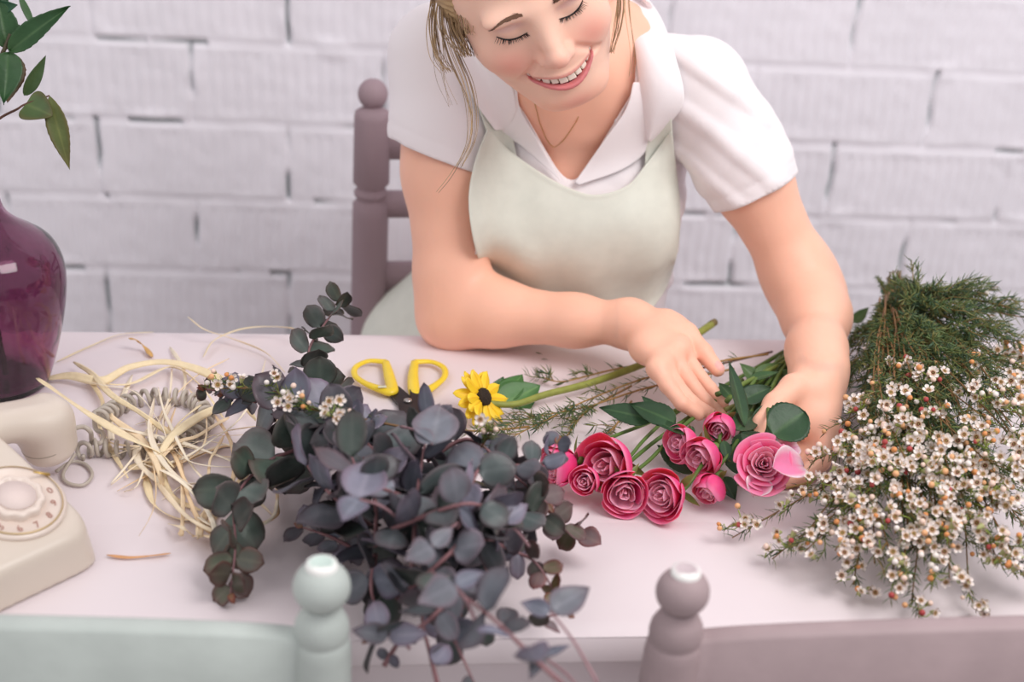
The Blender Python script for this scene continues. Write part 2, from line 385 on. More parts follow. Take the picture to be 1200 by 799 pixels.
def polygonize(fn, lo, hi, h, C=4, thr=1.9):
    lo = np.asarray(lo, float); nc = np.ceil((np.asarray(hi) - lo) / (h * C)).astype(int); n = nc * C + 1
    g = [lo[i] + np.arange(nc[i] + 1) * h * C for i in range(3)]
    G = np.stack(np.meshgrid(*g, indexing='ij'), -1).reshape(-1, 3); dc = ev(fn, G).reshape(nc + 1)
    act = np.zeros(nc, bool); near = np.abs(dc) < h * C * thr; sl = [slice(0, -1), slice(1, None)]
    for a in range(2):
        for b in range(2):
            for c in range(2): act |= near[sl[a], sl[b], sl[c]]
    Dv = np.ones(n, np.float32) * 9
    Dv[:-1, :-1, :-1] = np.repeat(np.repeat(np.repeat(dc[:-1, :-1, :-1], C, 0), C, 1), C, 2)
    rep = np.repeat(np.repeat(np.repeat(act, C, 0), C, 1), C, 2); mask = np.zeros(n, bool)
    for a in range(2):
        for b in range(2):
            for c in range(2): mask[a:n[0] - 1 + a, b:n[1] - 1 + b, c:n[2] - 1 + c] |= rep
    idx = np.argwhere(mask); Dv[mask] = ev(fn, lo + idx * h)
    ins = Dv < 0; mix = np.zeros(n - 1, bool); first = ins[:-1, :-1, :-1]
    for a in range(2):
        for b in range(2):
            for c in range(2): mix |= ins[a:n[0] - 1 + a, b:n[1] - 1 + b, c:n[2] - 1 + c] != first
    cells = np.argwhere(mix); cid = -np.ones(n - 1, np.int64); cid[mix] = np.arange(len(cells))
    acc = np.zeros((len(cells), 3)); cnt = np.zeros(len(cells))
    cor = [(a, b, c) for a in range(2) for b in range(2) for c in range(2)]
    vals = {c: Dv[cells[:, 0] + c[0], cells[:, 1] + c[1], cells[:, 2] + c[2]] for c in cor}
    for c in cor:
        for ax in range(3):
            if c[ax]: continue
            e = list(c); e[ax] = 1; e = tuple(e); a, b = vals[c], vals[e]; m_ = (a < 0) != (b < 0)
            t = np.where(m_, a / (a - b + 1e-20), 0); p = np.tile(np.array(c, float), (len(cells), 1)); p[:, ax] += t
            acc[m_] += p[m_]; cnt[m_] += 1
    V = lo + (cells + acc / cnt[:, None]) * h; Fs = []
    for ax in range(3):
        sA = [slice(None)] * 3; sB = [slice(None)] * 3; sA[ax] = slice(0, -1); sB[ax] = slice(1, None)
        ch = ins[tuple(sA)] != ins[tuple(sB)]; E = np.argwhere(ch); o1, o2 = (ax + 1) % 3, (ax + 2) % 3
        ok = (E[:, o1] > 0) & (E[:, o2] > 0) & (E[:, o1] < n[o1] - 1) & (E[:, o2] < n[o2] - 1); E = E[ok]
        if not len(E): continue
        fl = ins[tuple(E.T)]; q = []
        for d1, d2 in ((-1, -1), (0, -1), (0, 0), (-1, 0)):
            c = E.copy(); c[:, o1] += d1; c[:, o2] += d2; q.append(cid[tuple(c.T)])
        q = np.stack(q, 1); q[~fl] = q[~fl][:, ::-1]; Fs.append(q)
    return V, np.concatenate(Fs)
def compact(V, Fc, *more):
    used = np.zeros(len(V), bool); used[Fc.ravel()] = True; re = np.cumsum(used) - 1
    return (V[used], re[Fc]) + tuple(x[used] for x in more)
def smooth_rim(V, Fc, n=25):
    e = np.sort(np.concatenate([Fc[:, [i, (i + 1) % 4]] for i in range(4)]), 1); k = e[:, 0].astype(np.int64) * len(V) + e[:, 1]
    u, c = np.unique(k, return_counts=True); b = u[c == 1]; a, d = b // len(V), b % len(V); V = V.copy()
    for _ in range(n):
        acc = np.zeros_like(V); cn = np.zeros(len(V)); np.add.at(acc, a, V[d]); np.add.at(acc, d, V[a]); np.add.at(cn, a, 1); np.add.at(cn, d, 1)
        m_ = cn == 2; V[m_] = V[m_] * .5 + acc[m_] / cn[m_][:, None] * .5
    ea, eb = e[:, 0], e[:, 1]; rim = np.zeros(len(V), bool); rim[a] = True; rim[d] = True
    for _ in range(3):                                                  # even out the row of faces behind the rim
        acc = np.zeros_like(V); cn = np.zeros(len(V)); np.add.at(acc, ea, V[eb]); np.add.at(acc, eb, V[ea]); np.add.at(cn, ea, 1); np.add.at(cn, eb, 1)
        nb = np.zeros(len(V), bool); nb[ea[rim[eb]]] = True; nb[eb[rim[ea]]] = True; nb &= ~rim; V[nb] = acc[nb] / cn[nb][:, None]
    return V
def polymulti(fn, lo, hi, h, boxes):
    """one skin: fine meshing inside the boxes, coarser elsewhere"""
    Vs, Fs, n = [], [], 0
    V, Fc = polygonize(fn, lo, hi, h); cen = V[Fc].mean(1); keep = np.ones(len(Fc), bool)
    for bl, bh, _ in boxes: keep &= ~((cen > np.asarray(bl) + h * .8) & (cen < np.asarray(bh) - h * .8)).all(1)
    V, Fc = compact(V, Fc[keep]); Vs.append(V); Fs.append(Fc); n = len(V)
    for bl, bh, hh in boxes:
        V, Fc = polygonize(fn, bl, bh, hh); Vs.append(V); Fs.append(Fc + n); n += len(V)
    return np.concatenate(Vs), np.concatenate(Fs)
def march(fn, px, z0=1.0, z1=2.1, off=0.0, n=70):
    """first hit of the lines of sight through px (N,2) with the surface fn = off; the nearest miss where there is none"""
    Rr = np.array([ray(x, y) for x, y in px]); z = np.full(len(Rr), z0); best = z.copy(); bd = np.full(len(Rr), 9.0)
    for _ in range(n):
        d = ev(fn, CO + Rr * z[:, None]) - off; m_ = d < bd; bd[m_] = d[m_]; best[m_] = z[m_]
        z = np.where(d > 1e-4, np.minimum(z + np.maximum(d * .8, 4e-4), z1), z)
    zz = np.where(bd < 2e-3, z, best)
    return CO + Rr * np.where(bd < 2e-3, best, best)[:, None]

# ------------------------------------------------------------------ the woman
HM = np.array([[0.8938, 0.1622, 0.4181], [0.305, -0.9034, -0.3014], [-0.3288, -0.3969, 0.8569]]); HO = np.array([-0.0187, 1.454, 1.189])
def jaw(z): return .105 * np.maximum(0, -np.asarray(z) - .015)
def fromH(L_): L_ = np.array(L_, float); L_[..., 0] += jaw(L_[..., 2]); return HO + L_ @ HM
def toH(P_): L_ = (P_ - HO) @ HM.T; L_[..., 0] -= jaw(L_[..., 2]); return L_
def HL(x, y, z): return HO + np.array([x, y, z]) @ HM                 # a point in the head's own frame (side, forward, up)
def zmid(x): return -.0715 + .0112 * (np.asarray(x) / .0335) ** 2
def hh(x): return .0058 * np.clip(1 - (np.asarray(x) / .034) ** 2, 0, 1) ** .75
def ylip(x): return .0950 - .0185 * (np.asarray(x) / .0335) ** 2
Hd = SDF(HM, HO); Hd.jw = True
Hd.ell((0, -.005, .042), (.074, .092, .078), .01)                     # skull
Hd.ell((0, .030, -.012), (.070, .060, .078), .03)                     # face
Hd.ell((0, .052, -.066), (.044, .040, .040), .03)                     # muzzle
Hd.ell((0, .070, -.1035), (.022, .0175, .0165), .022)                  # chin
for s in (-1, 1):
    Hd.cone((s * .054, .008, -.062), (s * .024, .062, -.102), .019, .014, .028)     # jaw
    Hd.ell((s * .043, .056, -.035), (.025, .025, .023), .022)          # cheek
    Hd.ell((s * .032, .083, .018), (.022, .012, .009), .014)           # brow ridge
    Hd.ell((s * .031, .101, .002), (.0165, .013, .0085), .014, -1)    # socket
    Hd.ell((s * .031, .0735, .001), (.0158, .0122, .0118), .005)      # closed lid over the eyeball
    Hd.cone((s * .020, .092, -.040), (s * .041, .078, -.060), .0014, .0014, .008, -1)  # smile fold
    Hd.ell((s * .075, -.010, -.008), (.008, .016, .029), .006)         # ear
Hd.cone((0, .087, .012), (0, .103, -.032), .0075, .0095, .016)         # nose bridge
Hd.ell((0, .1045, -.0355), (.0110, .0100, .0090), .007)                  # tip
for s in (-1, 1):
    Hd.ell((s * .0118, .0945, -.0385), (.0074, .0085, .0068), .006)
    Hd.ell((s * .0062, .1005, -.0455), (.0030, .0042, .0028), .003, -1) # nostril
xs = np.linspace(-.033, .033, 13)
for lo_ in (0, 1):
    for i in range(12):
        a, b = xs[i], xs[i + 1]; q = []
        for x in (a, b):
            w = 1 - (x / .0345) ** 2
            if lo_: q.append(((x, ylip(x) - .0015, zmid(x) - hh(x) - .0018), .0009 + .0021 * w))
            else: q.append(((x, ylip(x) - .0010, zmid(x) + hh(x) + .0012), .0011 + .0012 * w))
        Hd.cone(q[0][0], q[1][0], q[0][1], q[1][1], .0045)
def mouth(P): return np.maximum(np.maximum(np.abs(P[:, 2] - zmid(P[:, 0])) - hh(P[:, 0]), .070 - P[:, 1]) , np.abs(P[:, 0]) - .0335)
Hd.fn(mouth, (-.034, .07, -.095), (.034, .12, -.05), .0016, -1)
for s in (-1, 1): Hd.ell((s * .0355, .080, -.0595), (.003, .004, .003), .005, -1)
# arms and torso: joints
shR = D(512, 64, 1.615); elR = D(532, 368, 1.665); wrR = D(738, 379, 1.590)
shL = D(822, 98, 1.615); elL = D(948, 345, 1.67); wrL = D(960, 436, 1.505)
nk = D(668, 70, 1.59); chest = D(676, 200, 1.725)
def torso(s, g):                                                        # g: how far outside the skin
    s.cone(shR + np.array([.012, .012, -.012]), shL + np.array([-.012, .012, -.012]), .052 + g, .052 + g, .03)
    s.ell(D(680, 175, 1.71), (.128 + g, .088 + g, .13 + g), .05)
    s.ell(D(676, 330, 1.80), (.112 + g, .095 + g, .15 + g), .05)
    s.ell(D(628, 262, 1.675), (.052 + g, .042 + g, .055 + g), .06); s.ell(D(736, 268, 1.675), (.052 + g, .042 + g, .055 + g), .06)
    s.ell(np.array([-.02, 1.80, .60]), (.168 + g, .14 + g, .145 + g), .06)
B = SDF()
torso(B, -.006)
B.cone(nk + np.array([.0, .03, -.05]), HL(0, -.036, -.050), .054, .049, .04); B.ell(D(716, 48, 1.625), (.052, .045, .05), .04)     # neck
B.cone(nk + np.array([-.03, .012, -.07]), HL(-.03, .01, -.05), .016, .012, .03)
B.cone(nk + np.array([.045, .015, -.06]), HL(.035, .0, -.05), .016, .012, .03)
B.cone(D(645, 152, 1.622), D(600, 128, 1.615), .0075, .006, .02); B.cone(D(690, 152, 1.622), D(740, 130, 1.625), .0075, .006, .02)   # collar bones
for sx in (-1, 1): B.cone(np.array([-.02 + sx * .09, 1.78, .56]), np.array([.0 + sx * .10, 1.36, .54]), .08, .055, .05); B.cone(np.array([.0 + sx * .10, 1.36, .54]), np.array([.0 + sx * .10, 1.42, .08]), .052, .036, .03); B.cone(np.array([sx * .10, 1.42, .045]), np.array([sx * .10, 1.28, .032]), .034, .028, .03)
# right arm (left in the photograph)
def mix(a, b, t): return a * (1 - t) + b * t
B.chain([shR, mix(shR, elR, .45) + np.array([.004, 0, 0]), mix(shR, elR, .85), elR], [.050, .0505, .041, .037], .03, .02)
B.chain([elR, mix(elR, wrR, .25) + np.array([0, 0, .004]), mix(elR, wrR, .7), wrR], [.0355, .0365, .0275, .0225], .03, .02)
B.cone(elR + np.array([-.004, .004, -.004]), elR + np.array([-.006, .004, -.006]), .031, .031, .02)
# left arm
B.chain([shL, mix(shL, elL, .45), mix(shL, elL, .85), elL], [.043, .0445, .0360, .031], .03, .02)
B.chain([elL, mix(elL, wrL, .3) + np.array([.006, 0, -.002]), mix(elL, wrL, .75), wrL], [.0300, .0325, .0275, .0235], .055, .03)
# right hand: thumb on the far side, fingers reaching down into the roses
kI, kM, kR_, kP = D(797, 406, 1.535), D(788, 418, 1.515), D(778, 427, 1.500), D(770, 432, 1.490)
hw = wrR
B.cone(hw, mix(kI, kM, .5), .0215, .0125, .02); B.cone(hw + np.array([.002, -.004, -.001]), mix(kR_, kP, .5), .0180, .0110, .018)
B.cone(kI, kP, .0110, .0100, .012); B.cone(mix(hw, kP, .55), mix(hw, kI, .6), .013, .014, .02)
B.cone(hw, D(790, 385, 1.565), .020, .0120, .02)                       # thumb mound
thR = [D(782, 377, 1.565), D(806, 391, 1.555), D(824, 413, 1.540), D(841, 433, 1.530)]
B.chain(thR, [.0125, .0108, .0098, .0078], .014, .005)
fingR = [([kI, D(812, 432, 1.525), D(832, 456, 1.515), D(847, 474, 1.512)], [.0100, .0088, .0078, .0066]),
         ([kM, D(806, 446, 1.505), D(826, 471, 1.497), D(846, 487, 1.497)], [.0104, .0092, .0083, .0070]),
         ([kR_, D(792, 452, 1.487), D(811, 473, 1.478), D(834, 486, 1.480)], [.0100, .0090, .0081, .0069]),
         ([kP, D(782, 452, 1.478), D(799, 473, 1.468), D(819, 486, 1.472)], [.0092, .0080, .0073, .0062])]
for P_, r_ in fingR: B.chain(P_, r_, .006, .003)
# left hand: palm up under the rose, thumb on the near side of the stems
pl = D(944, 492, 1.480)
B.cone(mix(elL, wrL, .85), D(938, 480, 1.485), .0205, .0165, .02); B.cone(wrL + np.array([.004, 0, 0]), D(967, 503, 1.470), .0205, .0155, .03)
B.cone(D(935, 485, 1.485), D(965, 512, 1.468), .017, .014, .015)
thL = [D(930, 455, 1.475), D(908, 474, 1.455), D(893, 497, 1.440), D(880, 520, 1.433)]
B.chain([D(948, 455, 1.485)] + thL, [.016, .0145, .0118, .0102, .0080], .016, .005)
tk = [D(969, 518, 1.455), D(960, 526, 1.463), D(948, 530, 1.473), D(938, 528, 1.483)]
fingL = [([tk[0], D(962, 541, 1.425), D(938, 559, 1.412), D(908, 566, 1.408), D(883, 567, 1.41)], [.0105, .0095, .0088, .008, .0068]),
         ([tk[1], D(950, 548, 1.435), D(925, 561, 1.425), D(896, 563, 1.42), D(868, 562, 1.422)], [.0105, .0095, .0088, .008, .0068]),
         ([tk[2], D(938, 545, 1.448), D(915, 555, 1.44), D(890, 553, 1.436), D(866, 550, 1.437)], [.0102, .0092, .0085, .0076, .0065]),
         ([tk[3], D(925, 538, 1.462), D(905, 545, 1.455), D(885, 542, 1.45)], [.0095, .0082, .0074, .0062])]
for P_, r_ in fingL: B.chain(P_, r_, .006, .003)
B.sub(Hd, .009)
hb = Hd.bounds_w()
def bx(pts, pad): P_ = np.array(pts); return P_.min(0) - pad, P_.max(0) + pad
bR = bx([hw, kI, kP] + thR + [q for a, _ in fingR for q in a], .018); bL = bx([wrL + np.array([0, -.02, 0])] + thL + [q for a, _ in fingL for q in a], .018)
bH = bx([HL(x, y, z) for x in (-.075, .085) for y in (.03, .115) for z in (-.115, .055)], .004)
V, Fc = polymulti(B, (-.32, 1.15, 0), (.48, 2.0, 1.34), .004, [(bR[0], bR[1], .0014), (bL[0], bL[1], .0014), (bH[0], bH[1], .0012)])
# skin colour: the face's own flush, lips, lids and nails
c0 = np.array(lin((250, 204, 182))); cA = np.array(lin((255, 196, 170)))
H = toH(V)
C_ = np.tile(cA, (len(V), 1))
wh = ss(.10, .075, np.linalg.norm((H - np.array([0, .035, -.02])) / np.array([1, 1, 1.15]), axis=1))[:, None]; C_ = C_ * (1 - wh) + c0 * wh
def tint(mask, rgb, a):
    global C_
    m_ = np.clip(mask * a, 0, 1)[:, None]; C_ = C_ * (1 - m_) + np.array(lin(rgb)) * m_
front = (H[:, 1] > .03) & (np.abs(H[:, 0]) < .09) & (np.abs(H[:, 2]) < .14)
for s in (-1, 1):
    tint(front * np.exp(-(((H[:, 0] - s * .043) / .020) ** 2 + ((H[:, 2] + .036) / .018) ** 2)), (232, 142, 128), .60)
    tint(front * np.exp(-(((H[:, 0] - s * .031) / .015) ** 2 + ((H[:, 2] - .008) / .006) ** 2) ** 2), (214, 176, 178), .5)
tint(front * np.exp(-(((H[:, 0]) / .014) ** 2 + ((H[:, 2] + .037) / .012) ** 2)), (232, 150, 135), .45)
tint(front * np.exp(-(((H[:, 0]) / .018) ** 2 + ((H[:, 2] + .106) / .010) ** 2)), (228, 146, 138), .5)
zz = H[:, 2] - zmid(H[:, 0]); hx = hh(H[:, 0]); w = np.clip(1 - (H[:, 0] / .0355) ** 2, 0, 1)
lip = front & (np.abs(H[:, 0]) < .0350) & (H[:, 1] > ylip(H[:, 0]) - .012)
tint(lip * (1 - ss(.0024, .0040, np.abs(zz - hx - .0008) + (1 - w) * .001)) * (zz > 0), (214, 130, 124), .7)
tint(lip * (1 - ss(.0036, .0056, np.abs(zz + hx + .0022) + (1 - w) * .003)) * (zz < 0), (212, 108, 118), .85)
tint((np.abs(H[:, 0]) < .0345) & (np.abs(zz) < hx + .003) & (H[:, 1] < ylip(H[:, 0]) - .0045) & (H[:, 1] > .05), (110, 40, 42), 1.0)
def nail(tip, prev, up, r=.0052):
    d = nrm(tip - prev); u = nrm(up - d * (up @ d)); c = tip + u * .0065 + d * .000
    q = V - c; l = np.cross(d, u)
    tint((((q @ d) / .0066) ** 2 + ((q @ l) / r) ** 2 + ((q @ u) / .005) ** 2) < 1, (240, 178, 175), .8)
nail(thR[-1], thR[-2], np.array([.3, -.5, 1]))
for P_ in (thR, thL): tint(np.exp(-(np.linalg.norm(V - P_[-2], axis=1) / .011) ** 2), (226, 150, 128), .35)
for a, _ in fingR + fingL:
    for q in a[1:]: tint(np.exp(-(np.linalg.norm(V - q, axis=1) / .010) ** 2), (228, 152, 130), .28)
m_skin = mat('skin', (236, 196, 172), 0.47, attr='Col', var=0.07, scale=14, bump=0.10, bscale=420, sss=0.12, spec=0.4, bdist=0.0008)
wo = empty('person', (0.02, 1.75, 0), 'person in white polo shirt and pale green apron leaning over the table among roses', 'person')
mk('body', V, Fc, m_skin, wo, col=C_)

m_brow = mat('brow_hair', (112, 80, 62), .7); m_lash = mat('lashes', (22, 18, 20), .5)
# eyebrows, lashes, teeth, necklace
def onface(x, z, off=0.0):
    """surface of the face along the head's forward axis"""
    n = len(x); y = np.full(n, .13); P_ = np.stack([x, y, z], 1)
    for _ in range(40):
        d = Hd(fromH(P_)) - off; P_[:, 1] -= d * .8
    return fromH(P_)
for s in (-1, 1):
    mb = MB()
    for i in range(260):
        u = rnd.random(); x = s * (.0155 + .031 * u); z = .0205 + .0085 * u - .0125 * u ** 2.6 + rnd.gauss(0, .0010) * (1 - .75 * u)
        L_ = .0055; x2 = x + s * L_ * .95; z2 = z + L_ * (.42 - .95 * u)
        Q = onface(np.array([x, (x + x2) / 2, x2]), np.array([z, (z + z2) / 2, z2]), .0006); V2, F2 = tube(Q, [.00030, .00028, .0001], 4); mb.add(V2, F2)
    mb.obj('eyebrow', m_brow, wo)
for s in (-1, 1):
    mb = MB()
    u = np.linspace(-1, 1, 40); x = s * (.031 + .0145 * u); z = -.0018 - .0058 * (1 - u ** 2) + .0018 * u
    Q = onface(x, z, .0004); V2, F2 = tube(Q, .0002 + .0009 * (1 - u ** 2) ** .5 * (0.75 + .25 * u), 6); mb.add(V2, F2)
    for i in range(46):
        a = rnd.uniform(-.92, .98); x0 = s * (.031 + .0145 * a); z0 = -.0018 - .0058 * (1 - a * a) + .0018 * a
        P0 = onface(np.array([x0]), np.array([z0]), .0003)[0]; L_ = (.0055 + .0030 * max(a, 0)) * rnd.uniform(.75, 1.1)
        d = np.array([s * (.15 + .75 * a), .75, -.75]); d = (d / np.linalg.norm(d)) @ HM; upv = np.array([0, 0.2, .9]) @ HM
        pts = [P0 + d * L_ * q + upv * L_ * .28 * q * q for q in (0, .35, .7, 1)]
        V2, F2 = tube(pts, [.00032, .00026, .00018, .00005], 4); mb.add(V2, F2)
    mb.obj('eyelashes', m_lash, wo)
mb = MB()
wid = [.0088, .0072, .0074, .0064, .006]; xx = 0.0
for s in (-1, 1):
    xx = 0
    for i, w_ in enumerate(wid):
        xc = s * (xx + w_ / 2); xx += w_ + .0001
        yc = .0905 - .0178 * (xc / .0335) ** 2; ang = math.atan2(.033 * xc / .0335, .0335) ; zt = float(zmid(xc) + hh(xc)) + .0014
        hgt = (.0112, .0104, .0104, .0086, .007)[i]
        a = -ang * 1.0; Mx = np.array([[math.cos(a), math.sin(a), 0], [-math.sin(a), math.cos(a), 0], [0, 0, 1.0]])
        V2, F2 = box((0, 0, 0), (w_ * 1.0, .0042, hgt), .0012, None, 3); V2 = V2 * np.array([1, 1, 1]); V2[:, 0] *= 1 - .10 * (V2[:, 2] > 0)
        V2 = V2 @ Mx + np.array([xc, yc, zt - hgt / 2]); mb.add(fromH(V2), F2)
mb.obj('teeth', mat('teeth', (250, 240, 224), .25, spec=.6), wo)

# shirt: torso and sleeves as a thin shell, open at the neck
hemR = (D(465, 163, 1.60), D(557, 196, 1.60)); hemL = (D(838, 247, 1.63), D(916, 208, 1.63))
def axis_cut(a, b): return a, nrm(b - a)
Sh = SDF(); torso(Sh, .004)
Sh.cone(nk + np.array([.004, .03, -.06]), HL(0, -.045, -.075), .060, .060, .03)
def slv(s, sh, el, t, r0, r1, lip=.0):
    e = mix(sh, el, t); s.chain([sh, mix(sh, el, t * .5), e], [r0, (r0 + r1) / 2 , r1], .025, .02); return e
eR = slv(Sh, shR, elR, .62, .0545, .0620); eL = slv(Sh, shL, elL, .70, .0505, .0575)
dR = nrm(elR - shR); dL = nrm(elL - shL)
hems = []
for d_, p0, p1, z_ in ((dR, (450, 158), (562, 202), 1.62), (dL, (836, 250), (918, 207), 1.64)):
    a = D(*p0, z_); b = D(*p1, z_); n_ = np.cross(nrm(b - a), nrm(np.cross(nrm(b - a), d_))); hems.append((a, n_ if n_ @ d_ > 0 else -n_))
def shirt_fn(P):
    d = Sh(P)
    # soft folds that run from the armpits and across the sleeves
    w1 = np.sin(P[:, 0] * 70 + P[:, 2] * 105 + 1.2 * vnoise(P, 9, 3)); w2 = np.sin(P[:, 0] * 95 - P[:, 2] * 60 + 1.6 * vnoise(P, 11, 8))
    g_ = 0
    for a_, n_ in hems: x_ = (P - a_) @ n_; g_ = g_ + .0010 * np.exp(-((x_ + .017) / .0022) ** 2) * (np.linalg.norm(P - a_, axis=1) < .14)
    return d + g_ - .0070 * np.maximum(w1, -.15) ** 1 * np.clip(vnoise(P, 8, 11) + .3, 0, 1.2) - .0065 * np.maximum(w2, -.15) * np.clip(vnoise(P, 7, 15), 0, 1.2) - .0016 * vnoise(P, 16, 5)
V, Fc = polygonize(shirt_fn, (-.30, 1.40, .66), (.45, 2.0, 1.30), .0034)
cen = V[Fc].mean(1)
def hemcut(cen, sh, d, px0, px1, zc, side):
    """beyond the hem plane that passes through two seen points and is square to the arm"""
    a = D(*px0, zc); b = D(*px1, zc); n_ = np.cross(nrm(b - a), nrm(np.cross(nrm(b - a), d))); n_ = n_ if n_ @ d > 0 else -n_
    return (cen - a) @ n_
cR = hemcut(cen, shR, dR, (450, 158), (562, 202), 1.62, -1); cL = hemcut(cen, shL, dL, (836, 250), (918, 207), 1.64, 1)
armR = ((cen - shR) @ dR > .04) & (np.linalg.norm(cen - shR - ((cen - shR) @ dR)[:, None] * dR, axis=1) < .085) & (cen[:, 0] < -.048)
armL = ((cen - shL) @ dL > .04) & (np.linalg.norm(cen - shL - ((cen - shL) @ dL)[:, None] * dL, axis=1) < .075) & (cen[:, 0] > .222)
q = cen - CO; zc_ = q @ f0; PX = 600 + F * (q @ CR) / zc_; PY = 399.5 - F * (q @ CU) / zc_
def inpoly(x, y, poly):
    c = np.zeros(len(x), bool); n = len(poly)
    for i in range(n):
        x1, y1 = poly[i]; x2, y2 = poly[(i + 1) % n]
        if y1 == y2: continue
        c ^= ((y1 > y) != (y2 > y)) & (x < (x2 - x1) * (y - y1) / (y2 - y1) + x1)
    return c
neck = [(556, -60), (560, 40), (585, 95), (612, 130), (640, 178), (660, 208), (673, 214), (690, 195), (715, 152), (742, 108), (748, 60), (745, -60)]
ncut = inpoly(PX, PY, neck) & (cen[:, 1] < nk[1] + .045)
topcut = np.linalg.norm(cen - HL(0, -.045, -.070), axis=1) < .050
keep = ~(armR & (cR > 0)) & ~(armL & (cL > 0)) & ~ncut & ~topcut
V, Fc = compact(V, Fc[keep]); V = smooth_rim(V, Fc)
m_shirt = mat('white_cotton_jersey', (246, 238, 240), .85, sheen=.2, bump=.10, bscale=700, bdist=.0006)
o = mk('polo_shirt', V, Fc, m_shirt, wo); md = o.modifiers.new('thick', 'SOLIDIFY'); md.thickness = .0014; md.offset = -1

# cloth pieces laid over the shirt: patches between four edges
def resamp(P, n):
    P = catmull(P, 8); L_ = np.concatenate([[0], np.cumsum(np.linalg.norm(np.diff(P, axis=0), axis=1))]); t = np.linspace(0, L_[-1], n)
    return np.stack([np.interp(t, L_, P[:, i]) for i in range(2)], 1)
def coons(left, right, top, bot, nu, nv):
    """left/right run top to bottom, top/bot run left to right"""
    l, r, t, b = resamp(left, nv), resamp(right, nv), resamp(top, nu), resamp(bot, nu)
    u = np.linspace(0, 1, nu)[:, None, None]; v = np.linspace(0, 1, nv)[None, :, None]
    return ((1 - u) * l[None] + u * r[None] + (1 - v) * t[:, None] + v * b[:, None]
            - ((1 - u) * (1 - v) * t[0] + u * (1 - v) * t[-1] + (1 - u) * v * b[0] + u * v * b[-1])), u[..., 0], v[..., 0]
def cloth(name, left, right, top, bot, nu, nv, off, mt, fn=None, thick=.0016, label=None, ripple=0.0, z0=1.2, relax=6, z1=2.05):
    G, u, v = coons(left, right, top, bot, nu, nv); q = G.reshape(-1, 2); P_ = march(fn or Sh, q, z0, z1).reshape(nu, nv, 3)
    for _ in range(relax):                                                  # cloth spans hollows: relax depth
        z = (P_ - CO) @ f0; z2 = z.copy(); z2[1:-1, 1:-1] = (z[:-2, 1:-1] + z[2:, 1:-1] + z[1:-1, :-2] + z[1:-1, 2:]) / 4
        zz_ = np.minimum(z, z2); P_ = CO + (P_ - CO) * (zz_ / z)[..., None]
    o_ = off(u, v) if callable(off) else off
    d = (CO - P_); d /= np.linalg.norm(d, axis=2)[..., None]; o_ = np.broadcast_to(o_, (nu, nv)).copy()
    if ripple: o_ += ripple * vnoise(P_.reshape(-1, 3), 34, 21).reshape(nu, nv)
    P_ = P_ + d * o_[..., None]
    o = mk(name, P_.reshape(-1, 3), grid_faces(nu, nv), mt, wo); md = o.modifiers.new('thick', 'SOLIDIFY'); md.thickness = thick; md.offset = 0
    sb = o.modifiers.new('sub', 'SUBSURF'); sb.levels = sb.render_levels = 1
    if label: o['label'] = label
    return o
m_apron = mat('sage_linen', (226, 228, 216), .9, var=.05, scale=60, bump=.25, bscale=900, bdist=.0006)
def hemband(u, v, w=.022): return .0009 * (1 - ss(w, w * 1.3, np.minimum(np.minimum(u, 1 - u), v * 1.2)))
def bibfold(u, v):
    return .0145 + .0060 * np.sin(u * 10 + 3.5 * v + 1) * (.15 + v) * (.3 + u) + .0045 * np.sin(u * 19 - 5 * v) * ss(.1, .9, v) + .003 * np.sin(u * 6 - v * 13) * v + hemband(u, v)
cloth('apron_bib', [(571, 150), (556, 190), (549, 230), (552, 268), (560, 302), (573, 340), (600, 392)], [(787, 152), (793, 200), (797, 240), (795, 290), (782, 335), (765, 362), (756, 392)],
      [(571, 150), (600, 178), (640, 206), (672, 222), (700, 228), (735, 217), (757, 192), (787, 152)], [(600, 392), (680, 398), (756, 392)], 70, 60, bibfold, m_apron, relax=120, label='pale sage linen bib of the apron')
cloth('apron_strap', [(752, 110), (757, 150), (755, 200)], [(786, 110), (788, 150), (793, 204)], [(752, 110), (786, 110)], [(755, 200), (793, 204)], 10, 24, .0095, m_apron)
cloth('apron_strap', [(548, 100), (560, 125), (571, 158)], [(585, 100), (596, 135), (607, 190)], [(548, 100), (585, 100)], [(571, 158), (607, 190)], 10, 24, .0075, m_apron)
Sk = SDF(); torso(Sk, .012)
for sx in (-1, 1): Sk.cone(np.array([-.02 + sx * .09, 1.78, .57]), np.array([.0 + sx * .10, 1.36, .55]), .092, .070, .07)
def sk_fn(P): return Sk(P) - .003 * np.sin(P[:, 0] * 60 + P[:, 2] * 20 + vnoise(P, 10, 4)) - .002 * vnoise(P, 22, 9)
V, Fc = polygonize(sk_fn, (-.30, 1.25, .44), (.30, 2.0, .86), .006); cen = V[Fc].mean(1)
keep = ~((cen[:, 2] > .842) | ((cen[:, 1] > 1.90)) | (cen[:, 1] < 1.27) | (cen[:, 2] < .46) | ((cen[:, 2] > .68) & (cen[:, 0] > -.062) & (cen[:, 1] < 1.80)))
V, Fc = compact(V, Fc[keep]); V = smooth_rim(V, Fc)
o = mk('apron_skirt', V, Fc, m_apron, wo); md = o.modifiers.new('thick', 'SOLIDIFY'); md.thickness = .0016; md.offset = -1
m_coll = mat('white_collar_cotton', (248, 241, 243), .8, sheen=.2, bump=.2, bscale=800, bdist=.0005)
cloth('placket', [(606, 98), (610, 128), (634, 170), (657, 211)], [(583, 112), (584, 150), (612, 172), (660, 214)][::1], [(606, 98), (583, 112)], [(657, 211), (660, 214)], 8, 24, .008, m_coll, label='left edge of the open neckline')
